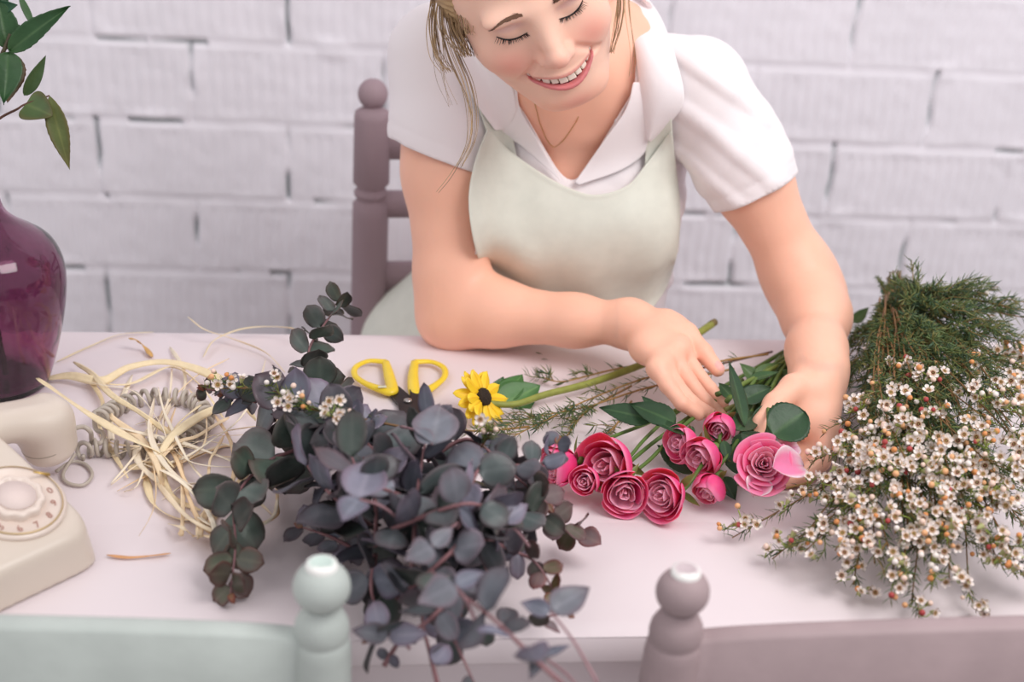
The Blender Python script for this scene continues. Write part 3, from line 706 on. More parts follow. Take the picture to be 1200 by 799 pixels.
cloth('placket', [(742, 96), (733, 128), (705, 168), (673, 214)], [(760, 96), (762, 165), (735, 196), (678, 217)], [(742, 96), (760, 96)], [(673, 214), (678, 217)], 10, 26, lambda u, v: .009 + .004 * np.sin(v * 3.1) * (1 - u), m_coll, label='right edge of the open neckline, folded outward')
def rollL(u, v): return .010 + .007 * np.sin(np.pi * v * .9) * (1 - .4 * u)
cloth('collar', [(540, 20), (541, 60), (553, 112), (580, 153)], [(566, 20), (580, 60), (600, 100), (606, 128)], [(540, 20), (566, 20)], [(580, 153), (596, 150), (606, 128)], 16, 26, rollL, m_coll, label='left collar flap')
def rollR(u, v): return .007 + .016 * ss(0, .25, v) * np.sin(np.pi * np.clip(u, 0, 1) ** .8) * (1.1 - .5 * v)
cloth('collar', [(722, -8), (737, 24), (746, 70), (750, 110), (758, 163)], [(750, -14), (776, 24), (797, 85), (801, 120), (782, 148), (762, 167)], [(722, -8), (750, -14)], [(758, 163), (762, 167)], 24, 36, rollR, m_coll, z1=1.635, label='right collar flap, rolled outward')
# the band of the collar round the back of the neck
nb_ = nk + np.array([.006, .030, -.028]); na = nrm(HL(0, -.036, -.050) - nb_); ns = nrm(np.cross(na, [0, 1, 0])); nf = np.cross(ns, na); V2 = []
for k in range(33):
    a = math.radians(-22 + 224 * k / 32)
    for r_, z_ in ((.074, -.012), (.070, .004), (.066, .020), (.069, .024), (.076, .012), (.084, -.004)):
        V2.append(nb_ + (ns * math.cos(a) - nf * math.sin(a) * (1 if (nf @ np.array([0, -1, 0])) > 0 else -1)) * r_ + na * z_)
o = mk('collar_stand', V2, grid_faces(33, 6), m_coll, wo); md = o.modifiers.new('thick', 'SOLIDIFY'); md.thickness = .0016; sb = o.modifiers.new('sub', 'SUBSURF'); sb.levels = sb.render_levels = 1
# necklace
G = resamp([(600, 108), (622, 135), (645, 170), (668, 158), (690, 132)], 60); G = resamp([(627, 122), (634, 148), (648, 172), (665, 158), (682, 130)], 60)
P_ = march(B, G, 1.3, 2.0); P_ += nrm(CO - P_[0]) * .0008; P_ = catmull(np.concatenate([[P_[0] + np.array([-.010, .035, .045]), P_[0] + np.array([-.004, .012, .018])], P_[::6], [P_[-1] + np.array([.004, .012, .018]), P_[-1] + np.array([.012, .035, .045])]]), 5); V2, F2 = tube(P_, .00045, 5)
mk('necklace', V2, F2, mat('thin_gold', (205, 160, 100), .35, metal=.8), wo)
# hair: a cap combed back, a bun and loose strands
m_hair = mat('hair', (132, 104, 74), .45, attr='Col', spec=.5)
Hc = SDF(HM, HO); Hc.ell((0, -.012, .047), (.080, .096, .082), .01); Hc.ell((0, -.092, .075), (.034, .030, .030), .02)
for s_ in (-1, 1): Hc.ell((s_ * .066, .000, .006), (.018, .034, .046), .02)
Hc.fn(lambda P: -np.minimum(.052 - P[:, 1] + np.clip(P[:, 2] - .045, 0, .08) * .5, P[:, 2] + .05 - .2 * P[:, 1]) * -1 * -1, (-.2, -.2, -.2), (.2, .2, .2), .006, 1) if False else None
def hair_fn(P):
    L_ = (P - HO) @ HM.T; ang = np.arctan2(L_[:, 2] - .03, L_[:, 1] + .09)
    return Hc(P) - .0011 * np.sin(ang * 95 + 4 * vnoise(L_, 20, 2)) - .0012 * vnoise(L_, 55, 5)
V, Fc = polygonize(hair_fn, HO - .14, HO + .15, .0022); cen = ((V - HO) @ HM.T)[Fc].mean(1)
face = (cen[:, 1] > .046 - .35 * (cen[:, 2] - .06) * (cen[:, 2] > .06) * -0.2 - .6 * np.clip(.02 - cen[:, 2], 0, .06)) & (cen[:, 2] < .088)
V, Fc = compact(V, Fc[~face]); V = smooth_rim(V, Fc, 10)
hc1, hc2 = np.array(lin((118, 92, 66))), np.array(lin((196, 164, 122)))
t = (.5 + .5 * vnoise((V - HO) @ HM.T, 40, 3)).clip(0, 1)[:, None]
mk('hair', V, Fc, m_hair, wo, col=hc1 * (1 - t) + hc2 * t)
mb = MB()
def strand(px, zc, w=.0006, n=1, sp=3, c=None):
    for _ in range(n):
        dz = rnd.gauss(0, .006); o1, o2, o3 = rnd.gauss(0, sp), rnd.gauss(0, sp), rnd.gauss(0, sp)
        Q = []
        for i, (x, y) in enumerate(px):
            f = i / (len(px) - 1); Q.append(D(x + o1 * (1 - f) + o2 * f + o3 * math.sin(f * 3), y + rnd.gauss(0, 1), (zc[0] * (1 - f) + zc[1] * f) + dz))
        Q = catmull(Q, 7); V2, F2 = tube(Q, np.linspace(w, w * .35, len(Q)), 5); t_ = rnd.random(); mb.add(V2, F2, (hc1 * (1 - t_) + hc2 * t_) if c is None else c)
strand([(520, -45), (512, 0), (509, 35), (514, 66), (526, 84)], (1.44, 1.42), .0007, 18, 4)
strand([(535, -45), (530, 0), (532, 30), (542, 52), (548, 66)], (1.43, 1.41), .0008, 40, 6)
strand([(528, -45), (521, 10), (530, 55), (546, 95), (553, 130), (551, 165), (538, 195)], (1.43, 1.42), .00055, 9, 3)
strand([(522, -45), (515, 20), (527, 70), (545, 110), (553, 140), (549, 168), (530, 205), (514, 226)], (1.42, 1.40), .0006, 2, 1.5)
strand([(510, -20), (516, 45), (520, 90), (530, 125)], (1.44, 1.43), .00035, 5, 4)
strand([(543, -45), (541, 0), (545, 25), (549, 40)], (1.405, 1.395), .0007, 24, 3)
mb.obj('hair_strands', m_hair, wo)['label'] = 'loose strands hanging at the left of the face'; mb = MB()
strand([(722, -40), (727, 0), (724, 30), (716, 62)], (1.44, 1.44), .0006, 12, 2.5)
strand([(733, -40), (735, 10), (742, 60), (741, 90)], (1.50, 1.53), .0004, 4, 3)
mb.obj('hair_strands', m_hair, wo)

# ------------------------------------------------------------------ telephone
c0_ = T(127, 658, 0); c1_ = T(0, 719, 0)
e1 = nrm((c0_ - c1_) * np.array([1, 1, 0])); e2 = np.array([-e1[1], e1[0], 0])       # e1 to the right along its front, e2 to the back
PM = np.array([e1, e2, [0, 0, 1]]); PO = np.array([c0_[0], c0_[1], TZ])
def PL(a, b, z): return PO + np.array([a, b, z]) @ PM
m_phone = mat('ivory_plastic', (216, 203, 190), .28, spec=.5, var=.03, scale=8)
m_phone2 = mat('pale_ivory_plastic', (230, 214, 203), .3)
m_cord = mat('grey_cord_plastic', (188, 178, 166), .4)
SLA = math.atan2(.045, .13)                                           # slope of the face
ph = empty('telephone', PL(-.1, .1, 0), 'cream rotary dial telephone with coiled cord at the left of the table', 'telephone')
def smax(a, b, k): h = np.maximum(k - np.abs(a - b), 0) / k; return np.maximum(a, b) + h * h * k / 4
def body_fn(Pw):
    P = (Pw - PO) @ PM.T; a, b, z = P.T
    top = (z - (.036 + (b - .0) * math.tan(SLA))) * math.cos(SLA); top = smax(top, z - .088, .02)
    side = smax(a + .0 + z * .16, -(a + .205) + z * .16, .02); fb = smax(-(b) + z * .10, b - .215 + z * .25, .02)
    d = smax(smax(side, fb, .03), top, .009); d = np.maximum(d, .0015 - z)
    # the cradle rises at the back and dips for the handset
    return np.minimum(d, .06)
V, Fc = polygonize(body_fn, PL(-.1, .1, .04) - .19, PL(-.1, .1, .04) + .19, .0022); mk('body', V, Fc, m_phone, ph)
MD = np.array([e1, e2 * math.cos(SLA) + np.array([0, 0, 1]) * math.sin(SLA), np.array([0, 0, 1]) * math.cos(SLA) - e2 * math.sin(SLA)])
# centre of the dial on the sloping face, found along the line of sight
n_ = MD[2]; pf = PL(0, 0, .036); r_ = ray(17, 590); dc_ = CO + r_ * (((pf - CO) @ n_) / (r_ @ n_))
dp = lathe([(0, 0), (.0425, 0), (.0425, .002), (.040, .0042), (.0385, .0042), (.0375, .003), (0, .003)], 48, MD, dc_); mk('dial_plate', *dp, m_phone2, ph)
mb = MB(); holes = [math.radians(a) for a in (62, 92, 122, 152, 182, 212, 242, 272, 302, 332)]
V2, F2 = lathe([(.0385, .0035), (.0395, .0045), (.0390, .0055), (.0380, .0055)], 48, MD, dc_)
mk('dial_ring', V2, F2[:-2], mat('brass_ring', (196, 170, 128), .35, metal=.3), ph)
nseg = 120; a_ = np.arange(nseg) * 2 * math.pi / nseg; rr = .0235 + .0010 * np.cos(a_ * 10); V2 = []; 
for (f_, z_) in ((1, .003), (1, .009), (.93, .0105), (.80, .0112), (.78, .0100), (.0, .0104)):
    V2.append(np.stack([rr * f_ * np.cos(a_), rr * f_ * np.sin(a_), np.full(nseg, z_)], 1))
V2 = np.concatenate(V2) @ MD + dc_; F2 = [(i * nseg + j, i * nseg + (j + 1) % nseg, (i + 1) * nseg + (j + 1) % nseg, (i + 1) * nseg + j) for i in range(5) for j in range(nseg)]
hub = mk('finger_wheel', V2, F2, m_phone2, ph)
def glyph(ch, c, s, M, name, mt, parent, h=.0003):
    cu = bpy.data.curves.new('t', 'FONT'); cu.body = ch; cu.size = s; cu.extrude = h; cu.align_x = 'CENTER'; cu.align_y = 'CENTER'
    ob = bpy.data.objects.new('t', cu); COL.objects.link(ob); bpy.context.view_layer.update()
    me = bpy.data.meshes.new_from_object(ob.evaluated_get(bpy.context.evaluated_depsgraph_get())); bpy.data.objects.remove(ob)
    Vv = np.array([v.co[:] for v in me.vertices]); Ff = [tuple(p.vertices) for p in me.polygons]
    return mk(name, Vv @ M + c, Ff, mt, parent, smooth=False)
m_ink = mat('faded_brown_print', (176, 130, 118), .6)
for i, ch in enumerate('1234567890'):
    ang = math.radians(75 + 27 * (i + 1) * -1 + 27 * 4.2 + 0) * 1; ang = math.radians(-62 + (9 - i) * -27 + 54)
    d_ = np.array([math.cos(ang), math.sin(ang), 0]); glyph(ch, dc_ + (d_ * .0315 + np.array([0, 0, .0034])) @ MD, .0092, MD, 'dial_number', m_ink, ph)
for i, tx_ in enumerate(('* 11', '21 14')): glyph(tx_, dc_ + np.array([0, .006 - i * .009, .0108]) @ MD, .006, MD, 'printed_card', mat('faded_print', (205, 178, 168), .6), hub) if i == 9 else None
V2, F2 = lathe([(0, .0102), (.0165, .0102), (.0165, .0108), (0, .0108)], 32, MD, dc_); mk('centre_label', V2, F2, mat('paper_label', (226, 208, 202), .6), hub)
q0 = np.array([.0395, .010, .006]); V2, F2 = tube([dc_ + q0 @ MD, dc_ + np.array([.034, .012, .0085]) @ MD, dc_ + np.array([.026, .0135, .0125]) @ MD], [.0026, .0018, .0011], 8, flat=.5)
mk('finger_stop', V2, F2, mat('gold_stop', (214, 180, 104), .3, metal=.7), ph)
# handset: a bar on the cradle with two bowl ends
hc = D(54, 510, 1.33); hz = hc[2] - TZ
def handset_fn(Pw):
    P = (Pw - hc) @ PM.T; a, b, z = P.T; out = 9
    t = np.clip(-a / .17, 0, 1)
    arch = .020 + .012 * np.sin(math.pi * t)
    bar = np.sqrt(np.maximum(np.abs(b) - .006, 0) ** 2 + (z - arch) ** 2 + np.maximum(np.abs(a + .085) - .088, 0) ** 2) - .0165
    for c_ in (0, -.17):
        q = np.stack([a - c_, b, z], 1); ax = np.array([.28 if c_ == 0 else -.28, 0, -.96])
        h_ = q @ ax; rad = np.linalg.norm(q - h_[:, None] * ax, axis=1)
        cap = smax(rad - (.0255 - .10 * np.clip(-h_, 0, .03)), np.abs(h_) - .024, .014)
        h2 = np.maximum(.022 - np.abs(bar - cap), 0) / .022; bar = np.minimum(bar, cap) - h2 * h2 * .022 / 4
    return np.minimum(bar, .05)
V, Fc = polygonize(handset_fn, hc + np.array([-.24, -.17, -.05]), hc + np.array([.05, .08, .07]), .002)
hs = mk('handset', V, Fc, m_phone, ph)
ax = np.array([.28, 0, -.96]) @ PM; q = hc + ax * .006
Tn = nrm(ax); s1 = nrm(np.cross(Tn, [0, 1, 0])); s2 = np.cross(Tn, s1)
V2, F2 = lathe([(.0250, -.0007), (.0257, -.0004), (.0257, .0004), (.0250, .0007)], 48, np.array([s1, s2, Tn]), q); mk('ear_cap_seam', V2, F2[:-2], mat('dark_seam_plastic', (150, 138, 124), .5), hs)  # darker plastic ring along the seam of the ear cap
# coiled cord lying in a loop on the table
path = catmull([T(*p) for p in ((92, 530, .010), (112, 524, .009), (150, 527, .008), (192, 521, .008), (226, 509, .008), (241, 491, .008), (230, 472, .008), (198, 464, .008), (163, 467, .008), (136, 478, .010), (116, 490, .016))], 40)
L_ = np.concatenate([[0], np.cumsum(np.linalg.norm(np.diff(path, axis=0), axis=1))]); nn = 1500; s_ = np.linspace(0, L_[-1], nn)
pp = np.stack([np.interp(s_, L_, path[:, i]) for i in range(3)], 1); Tn, N_, B_ = frames(pp); th = s_ / .0105 * 2 * math.pi
hel = pp + .0074 * (np.cos(th)[:, None] * N_ + np.sin(th)[:, None] * B_); V2, F2 = tube(hel, .0024, 6); mk('coiled_cord', V2, F2, m_cord, ph)
end = hel[-1]
V2, F2 = tube(catmull([D(84, 503, 1.345), D(97, 500, 1.36), D(106, 506, 1.365), T(108, 517, .014), T(118, 519, .016), T(121, 508, .018), T(112, 502, .02), end], 8), .0024, 8); mk('cord_end', V2, F2, m_cord, ph)
V2, F2 = tube(catmull([T(88, 532, .012), T(74, 555, .004), T(80, 566, .003), T(98, 568, .003), T(108, 556, .003), T(100, 544, .003), T(84, 541, .004), T(66, 552, .006)], 8), .0017, 8); mk('cord_end', V2, F2, m_cord, ph)

# ------------------------------------------------------------------ purple glass vase
m_glass = mat('purple_glass', (190, 136, 166), .03, trans=1.0, ior=1.45, var=.25, scale=14, bump=.35, bscale=16, bdist=.004)
vb = T(-3, 450, 0)
prof = [(0, .0), (.045, 0), (.052, .003), (.055, .010), (.058, .018), (.066, .045), (.074, .080), (.0785, .115), (.0765, .140), (.067, .160), (.050, .173), (.034, .184), (.023, .198), (.0185, .222), (.0175, .255), (.020, .262), (.022, .267), (.020, .272), (.0165, .274)]
inn = [(max(r - .0035, 0), max(z, .008)) for r, z in prof[1:]][::-1]; inn = [(r, z) for r, z in inn if z > .006]; inn.append((0, .010))
pr = catmull(np.array(prof[1:]), 3); pr2 = catmull(np.array([(r, z) for r, z in inn[:-3]]), 3)
P_ = [(0.0001, .0)] + [tuple(x) for x in pr] + [tuple(x) for x in pr2] + [(.040, .009), (0.0001, .010)]
V2, F2 = lathe(P_, 64, None, vb); o = mk('vase', V2, F2, m_glass); tag(o, 'purple glass vase with a narrow neck, half cut off at the left edge', 'vase')

# ------------------------------------------------------------------ leaves
WSH = {'round': lambda t: np.sin(np.pi * np.clip(t, 0, 1) ** .92) ** .55, 'ovate': lambda t: np.sin(np.pi * np.clip(t, 0, 1) ** .72) ** .85 * (1 - .25 * t ** 3),
       'lance': lambda t: np.sin(np.pi * np.clip(t, 0, 1) ** .8) ** 1.1, 'heart': lambda t: np.sin(np.pi * np.clip(t, 0, 1) ** .6) ** .6 * (1 - .3 * t ** 2)}
def leaf(base, d, n, L, Wd, shape='ovate', cup=.1, curl=.1, serr=0, cb=(1, 1, 1), ce=None, cm=None, nu=6, nv=9, wav=0.0, fold=0.0, rib=.7):
    d = nrm(d); n = np.asarray(n, float); n = nrm(n - d * (n @ d)); s = np.cross(n, d)
    t = np.linspace(0.0, 1, nv); u = np.linspace(-1, 1, nu * 2 + 1); Tt, Uu = np.meshgrid(t, u, indexing='ij')
    w = WSH[shape](Tt) * Wd / 2
    if serr: w = w * (1 + .07 * np.where(np.abs(Uu) > .9, 1, 0) * (np.modf(Tt * serr)[0] - .5))
    ph_ = (base[0] * 91 + base[1] * 57) % 6.28
    z = cup * Wd * Uu ** 2 * (w / (Wd / 2)) + curl * L * (Tt ** 2) * -1 + wav * Wd * np.sin(Tt * 7 + ph_) * Uu + fold * Wd * np.abs(Uu)
    x = L * Tt + (.10 * L * (1 - np.abs(Uu)) * 0)
    V = np.asarray(base) + x[..., None] * d + (w * Uu)[..., None] * s + z[..., None] * n
    cb = np.array(lin(cb)); ce = cb if ce is None else np.array(lin(ce)); cm = cb if cm is None else np.array(lin(cm))
    e = ss(.55, 1.0, np.maximum(np.abs(Uu), Tt * .97))[..., None]; mm = (np.exp(-(Uu / .10) ** 2) + .6 * np.exp(-((Tt) / .2) ** 2)).clip(0, 1)[..., None]
    C = cb * (1 - e) + ce * e; C = C * (1 - mm * rib) + cm * mm * rib
    return V.reshape(-1, 3), grid_faces(nv, nu * 2 + 1), C.reshape(-1, 3)
m_leaf = mat('green_leaf', (60, 90, 50), .42, attr='Col', var=.18, scale=70, bump=.3, bscale=130, spec=.4)
m_stem = mat('plant_stem', (110, 110, 60), .55, attr='Col', var=.2, scale=90)
def leafobj(name, parent, *a, **k):
    V, Fc, C = leaf(*a, **k); o = mk(name, V, Fc, m_leaf, parent, col=C); md = o.modifiers.new('t', 'SOLIDIFY'); md.thickness = .0005; return o
def pxleaf(name, parent, p0, p1, z0, z1, wpx, n=None, shape='ovate', **k):
    """a leaf from one seen point to another at given view depths; width in pixels"""
    a, b = D(*p0, z0), D(*p1, z1); L = np.linalg.norm(b - a); n = nrm(CO - a) + (np.array(n) if n is not None else 0)
    return leafobj(name, parent, a, b - a, n, L, wpx * (z0 + z1) / 2 / F, shape, **k)
rb = empty('rose_branch', vb + np.array([0, 0, .012]), 'leafy green rose cutting standing in the purple glass vase', 'branch')
g1, g2, g3 = (44, 78, 44), (58, 92, 56), (86, 60, 40)
def stemobj(pts, r, c, parent, name='stem', k=7, n=8, var=0):
    Q = catmull(pts, n); V2, F2 = tube(Q, np.linspace(r[0], r[1], len(Q)), k); return mk(name, V2, F2, m_stem, parent, col=np.tile(lin(c), (len(V2), 1)))
stemobj([vb + np.array([.01, 0, .014]), vb + np.array([.0, 0, .15]), vb + np.array([.0, 0, .29]), D(-15, 95, 1.43), D(4, 60, 1.42), D(12, 40, 1.42)], (.003, .002), (78, 70, 48), rb)
stemobj([D(-16, 150, 1.43), D(4, 136, 1.43), D(20, 128, 1.42), D(30, 122, 1.42), D(58, 112, 1.42)], (.0016, .0008), (96, 62, 48), rb, 'twig')
kw = dict(cb=g1, ce=g1, cm=(72, 104, 62), serr=9, wav=.04, fold=.10)
pxleaf('leaf', rb, (12, 60), (78, 6), 1.42, 1.40, 30, (-.3, 0, .3), nv=37, **kw)
pxleaf('leaf', rb, (8, 58), (-2, -6), 1.43, 1.42, 34, (.3, 0, 0), nv=30, **kw)
pxleaf('leaf', rb, (10, 62), (5, 120), 1.42, 1.40, 34, (.1, 0, .2), nv=30, **kw)
pxleaf('leaf', rb, (14, 62), (12, 118), 1.44, 1.43, 34, (.5, 0, .2), nv=30, cb=(60, 88, 48), ce=(96, 60, 40), cm=(80, 108, 60), serr=9, curl=.15)
pxleaf('leaf', rb, (10, 30), (38, 42), 1.44, 1.43, 12, None, 'lance', nv=12, cb=(50, 78, 50), ce=(50, 78, 50))
pxleaf('leaf', rb, (22, -8), (40, 42), 1.45, 1.44, 11, (.8, 0, 0), 'lance', nv=20, cb=(62, 92, 56), ce=(62, 92, 56), curl=-.1)
pxleaf('leaf', rb, (-5, 10), (19, 6), 1.43, 1.42, 16, None, 'ovate', nv=20, cb=(48, 84, 60), ce=(48, 84, 60))
pxleaf('leaf', rb, (30, 122), (60, 134), 1.42, 1.41, 42, (.2, 0, .3), 'heart', nv=30, cb=(72, 92, 52), ce=(88, 84, 48), cm=(96, 112, 66), curl=.1)
pxleaf('leaf', rb, (28, 112), (56, 66), 1.43, 1.43, 18, (.9, 0, .1), 'ovate', nv=26, cb=(60, 84, 46), ce=(60, 84, 46))
pxleaf('leaf', rb, (58, 112), (80, 198), 1.42, 1.42, 25, (-.2, 0, .1), 'lance', nv=32, cb=(88, 98, 52), ce=(98, 90, 48), cm=(112, 118, 66), serr=10)
pxleaf('leaf', rb, (-20, 30), (8, -10), 1.46, 1.46, 40, None, nv=20, **kw)

# ------------------------------------------------------------------ scissors
m_yel = mat('yellow_plastic', (246, 214, 52), .35, var=.06, scale=60, coat=.2)
m_blk = mat('black_steel', (48, 44, 46), .35, metal=.6, var=.3, scale=80)
sc_ = empty('scissors', T(476, 470, 0), 'open scissors with yellow plastic handles and black blades on the table', 'scissors')
def ribbon_loop(pts, wpx, h, mt, name, closed=True):
    n = 10; P = [T(x, y, h) for x, y in pts]
    Q = catmull(P + ([P[0]] if closed else []), n); w = np.interp(np.linspace(0, 1, len(Q)), np.linspace(0, 1, len(pts) + (1 if closed else 0)), list(wpx) + ([wpx[0]] if closed else []))
    V2, F2 = tube(Q, w / 2 * 1.5 / F, 10, True, .62); return mk(name, V2, F2, mt, sc_)
ribbon_loop([(452, 424), (432, 423), (417, 430), (416, 440), (428, 449), (446, 456), (459, 458), (456, 440)], [10, 8, 8, 8, 9, 13, 16, 14], .007, m_yel, 'handle')
ribbon_loop([(486, 424), (506, 424), (520, 431), (521, 441), (512, 450), (499, 458), (487, 461), (484, 442)], [10, 8, 8, 8, 9, 13, 16, 14], .007, m_yel, 'handle')
def blade(pts, h, name):
    P = np.array([T(x, y, h) for x, y in pts]); n = len(P); lo_ = P - np.array([0, 0, .0016]); hi_ = P + np.array([0, 0, .0016]); c = P.mean(0)
    V2 = np.concatenate([lo_, hi_]); F2 = [tuple(range(n))[::-1], tuple(range(n, 2 * n))] + [(i, (i + 1) % n, n + (i + 1) % n, n + i) for i in range(n)]
    mk(name, V2, F2, m_blk, sc_, smooth=False)
blade([(456, 462), (466, 453), (470, 456), (478, 463), (486, 470), (489, 485), (492, 520), (489, 552), (486, 552), (474, 520), (470, 490), (466, 474)], .004, 'blade')
blade([(494, 464), (486, 456), (480, 458), (481, 466), (470, 472), (468, 488), (466, 520), (472, 548), (476, 548), (488, 510), (493, 485)], .0085, 'blade')
V2, F2 = lathe([(0, .0), (.0045, 0), (.0045, .0015), (.003, .0025), (0, .0027)], 20, None, T(478, 470, .010)); mk('pivot_screw', V2, F2, mat('steel', (176, 170, 168), .3, metal=.8), sc_)
V2, F2 = box(T(448, 453, .0125), (.009, .004, .0006), .0003, rotz(.2)); mk('handle_mark', V2, F2, mat('pale_mark', (214, 216, 190), .5), sc_)

# ------------------------------------------------------------------ raffia
m_raf = mat('raffia', (240, 214, 162), .6, attr='Col', var=.10, scale=60, bump=.5, bscale=200)
def strip(pts, wpx, label, c=(250, 230, 190), group='raffia strands', tw=1.0, n=8):
    Q = catmull([T(*p) for p in pts], n); N_ = len(Q); Tn = np.gradient(Q, axis=0); Tn /= np.linalg.norm(Tn, axis=1)[:, None] + 1e-9
    a0 = rnd.uniform(-.5, .5); a1 = a0 + tw * rnd.uniform(-1, 1); a = np.linspace(a0, a1, N_) + .3 * np.sin(np.linspace(0, 9, N_) + rnd.random() * 6)
    s = np.cross(Tn, [0, 0, 1.0]); s /= np.linalg.norm(s, axis=1)[:, None] + 1e-9; u = np.cross(s, Tn)
    w = wpx / 2 * 1.5 / F * (1 - .35 * np.sin(np.linspace(0, 5, N_) + rnd.random() * 6) ** 2) * np.minimum(1, np.minimum(np.arange(N_) + 1.5, N_ - np.arange(N_) + .5) / 4)
    ac = np.cos(a)[:, None]; as_ = np.sin(a)[:, None]; dirv = s * ac + u * as_; nv_ = u * ac - s * as_
    V2 = []; 
    for q_, z_ in ((-1, 0), (-.4, .22), (0, .05), (.4, .22), (1, 0)): V2.append(Q + dirv * (w * q_)[:, None] + nv_ * (w * z_)[:, None])
    V2 = np.stack(V2, 1).reshape(-1, 3); V2[:, 2] = np.maximum(V2[:, 2], TZ + .0006)
    cc = np.array(lin(c)); o = mk('raffia_strand', V2, grid_faces(N_, 5), m_raf, col=np.tile(cc, (len(V2), 1))); md = o.modifiers.new('t', 'SOLIDIFY'); md.thickness = .0003
    tag(o, label, 'raffia', group)
strip([(44, 443, .035), (75, 465, .03), (110, 488, .03), (150, 512, .028), (188, 532, .02), (204, 548, .012)], 15, 'broad pale raffia strand crossing from the vase over the phone cord')
strip([(50, 444, .004), (82, 440, .01), (120, 446, .012), (152, 430, .012), (195, 424, .014), (240, 436, .016), (275, 458, .014), (300, 492, .01)], 12, 'wide raffia strand arching behind the coiled cord')
strip([(86, 424, .01), (108, 438, .014), (130, 462, .02), (165, 484, .022), (215, 520, .012)], 8, 'raffia strand slanting across the loop of the coiled cord')
strip([(151, 396, .016), (160, 399, .014), (171, 408, .006), (178, 418, .003)], 9, 'short curled brownish raffia end near the back of the table', (218, 172, 104))
strip([(66, 424, .003), (100, 408, .003), (140, 392, .003), (180, 389, .003)], 4, 'thin raffia strand along the back edge beside the vase', (240, 222, 186))
strip([(220, 371, .03), (240, 386, .02), (270, 396, .01), (310, 412, .006), (334, 436, .004)], 5, 'thin raffia strand lifting at the back edge, nearest the wall')
strip([(238, 418, .006), (252, 398, .01), (290, 384, .016), (340, 384, .02), (350, 392, .02)], 6, 'raffia strand curling to the top eucalyptus tip')
strip([(125, 650, .003), (150, 653, .003), (176, 651, .003), (200, 648, .003)], 4, 'short orange-brown raffia strand lying in front of the telephone', (222, 164, 116))
strip([(100, 438, .004), (120, 470, .006), (116, 500, .004), (150, 560, .004)], 6, 'raffia strand running down between handset and coil')
strip([(98, 446, .006), (150, 450, .008), (200, 430, .01), (235, 452, .01), (262, 490, .006)], 10, 'broad raffia strand beside the farther side of the coil')
strip([(300, 470, .012), (250, 480, .02), (205, 508, .024), (180, 540, .014), (150, 548, .005)], 11, 'broad raffia strand curving down from the eucalyptus over the coil')
strip([(170, 556, .003), (180, 590, .003), (210, 608, .003), (250, 606, .003)], 9, 'lowest raffia ribbon curving under the dark leaves')
strip([(240, 470, .012), (206, 500, .018), (190, 540, .01), (200, 580, .004), (235, 598, .003)], 8, 'looping raffia strand at the right of the coil')
for i in range(36):
    cx, cy = rnd.gauss(225, 44), rnd.gauss(528, 46); a = rnd.uniform(0, 6.28); R_ = rnd.uniform(50, 125); da = rnd.uniform(-1.3, 1.3); pts = []; h0 = rnd.uniform(.003, .022)
    for k in range(6):
        t = k / 5 - .5; aa = a + da * t; x = cx + math.cos(aa) * R_ * t * 2; y = cy + math.sin(aa) * R_ * .75 * t * 2 + rnd.gauss(0, 3)
        x = min(max(x, 130 if y > 480 else 100), 325); y = min(max(y, 402), 628); pts.append((x, y, max(.002, h0 + rnd.gauss(0, .004)) if 0 < k < 5 else .002 + h0 * .3))
    w_ = rnd.choice([2, 3, 4, 6, 9]); ci = rnd.randrange(4); mx_ = sum(q[0] for q in pts) / 6; my_ = sum(q[1] for q in pts) / 6
    lab = f"{ {2: 'hair-thin', 3: 'slender', 4: 'thin', 6: 'flat', 9: 'broad'}[w_] } { ('cream', 'straw yellow', 'nearly white', 'golden')[ci] } raffia strand, {'telephone' if mx_ < 215 else 'eucalyptus'} side of the tangle, {'over' if my_ < 520 else 'in front of'} the cord"
    strip(pts, w_, lab, ((252, 232, 200), (250, 224, 186), (252, 238, 214), (246, 214, 172))[ci], 'loose raffia tangle strands')

# ------------------------------------------------------------------ eucalyptus
m_euc = mat('eucalyptus_leaf', (90, 96, 98), .48, attr='Col', var=.22, scale=55, bump=.25, bscale=90, spec=.35, coat=.08)
m_estem = mat('eucalyptus_stem', (150, 104, 104), .5, attr='Col', var=.2, scale=80)
viewup = np.array([0, -.62, .78])
EUC = [((98, 104, 108), (104, 92, 98), (122, 126, 130)), ((84, 94, 94), (94, 84, 88), (112, 120, 120)), ((110, 112, 120), (114, 100, 110), (134, 134, 144)), ((72, 84, 78), (82, 74, 74), (98, 106, 100)), ((104, 100, 108), (110, 90, 98), (122, 118, 126)), ((120, 124, 134), (120, 108, 118), (142, 144, 152)), ((132, 130, 146), (124, 108, 124), (160, 156, 170)), ((112, 116, 130), (110, 98, 116), (146, 148, 162))]
EUG = [((88, 102, 94), (92, 86, 82), (120, 132, 120)), ((76, 90, 80), (90, 76, 70), (106, 120, 104)), ((98, 108, 104), (104, 92, 92), (128, 136, 130))]
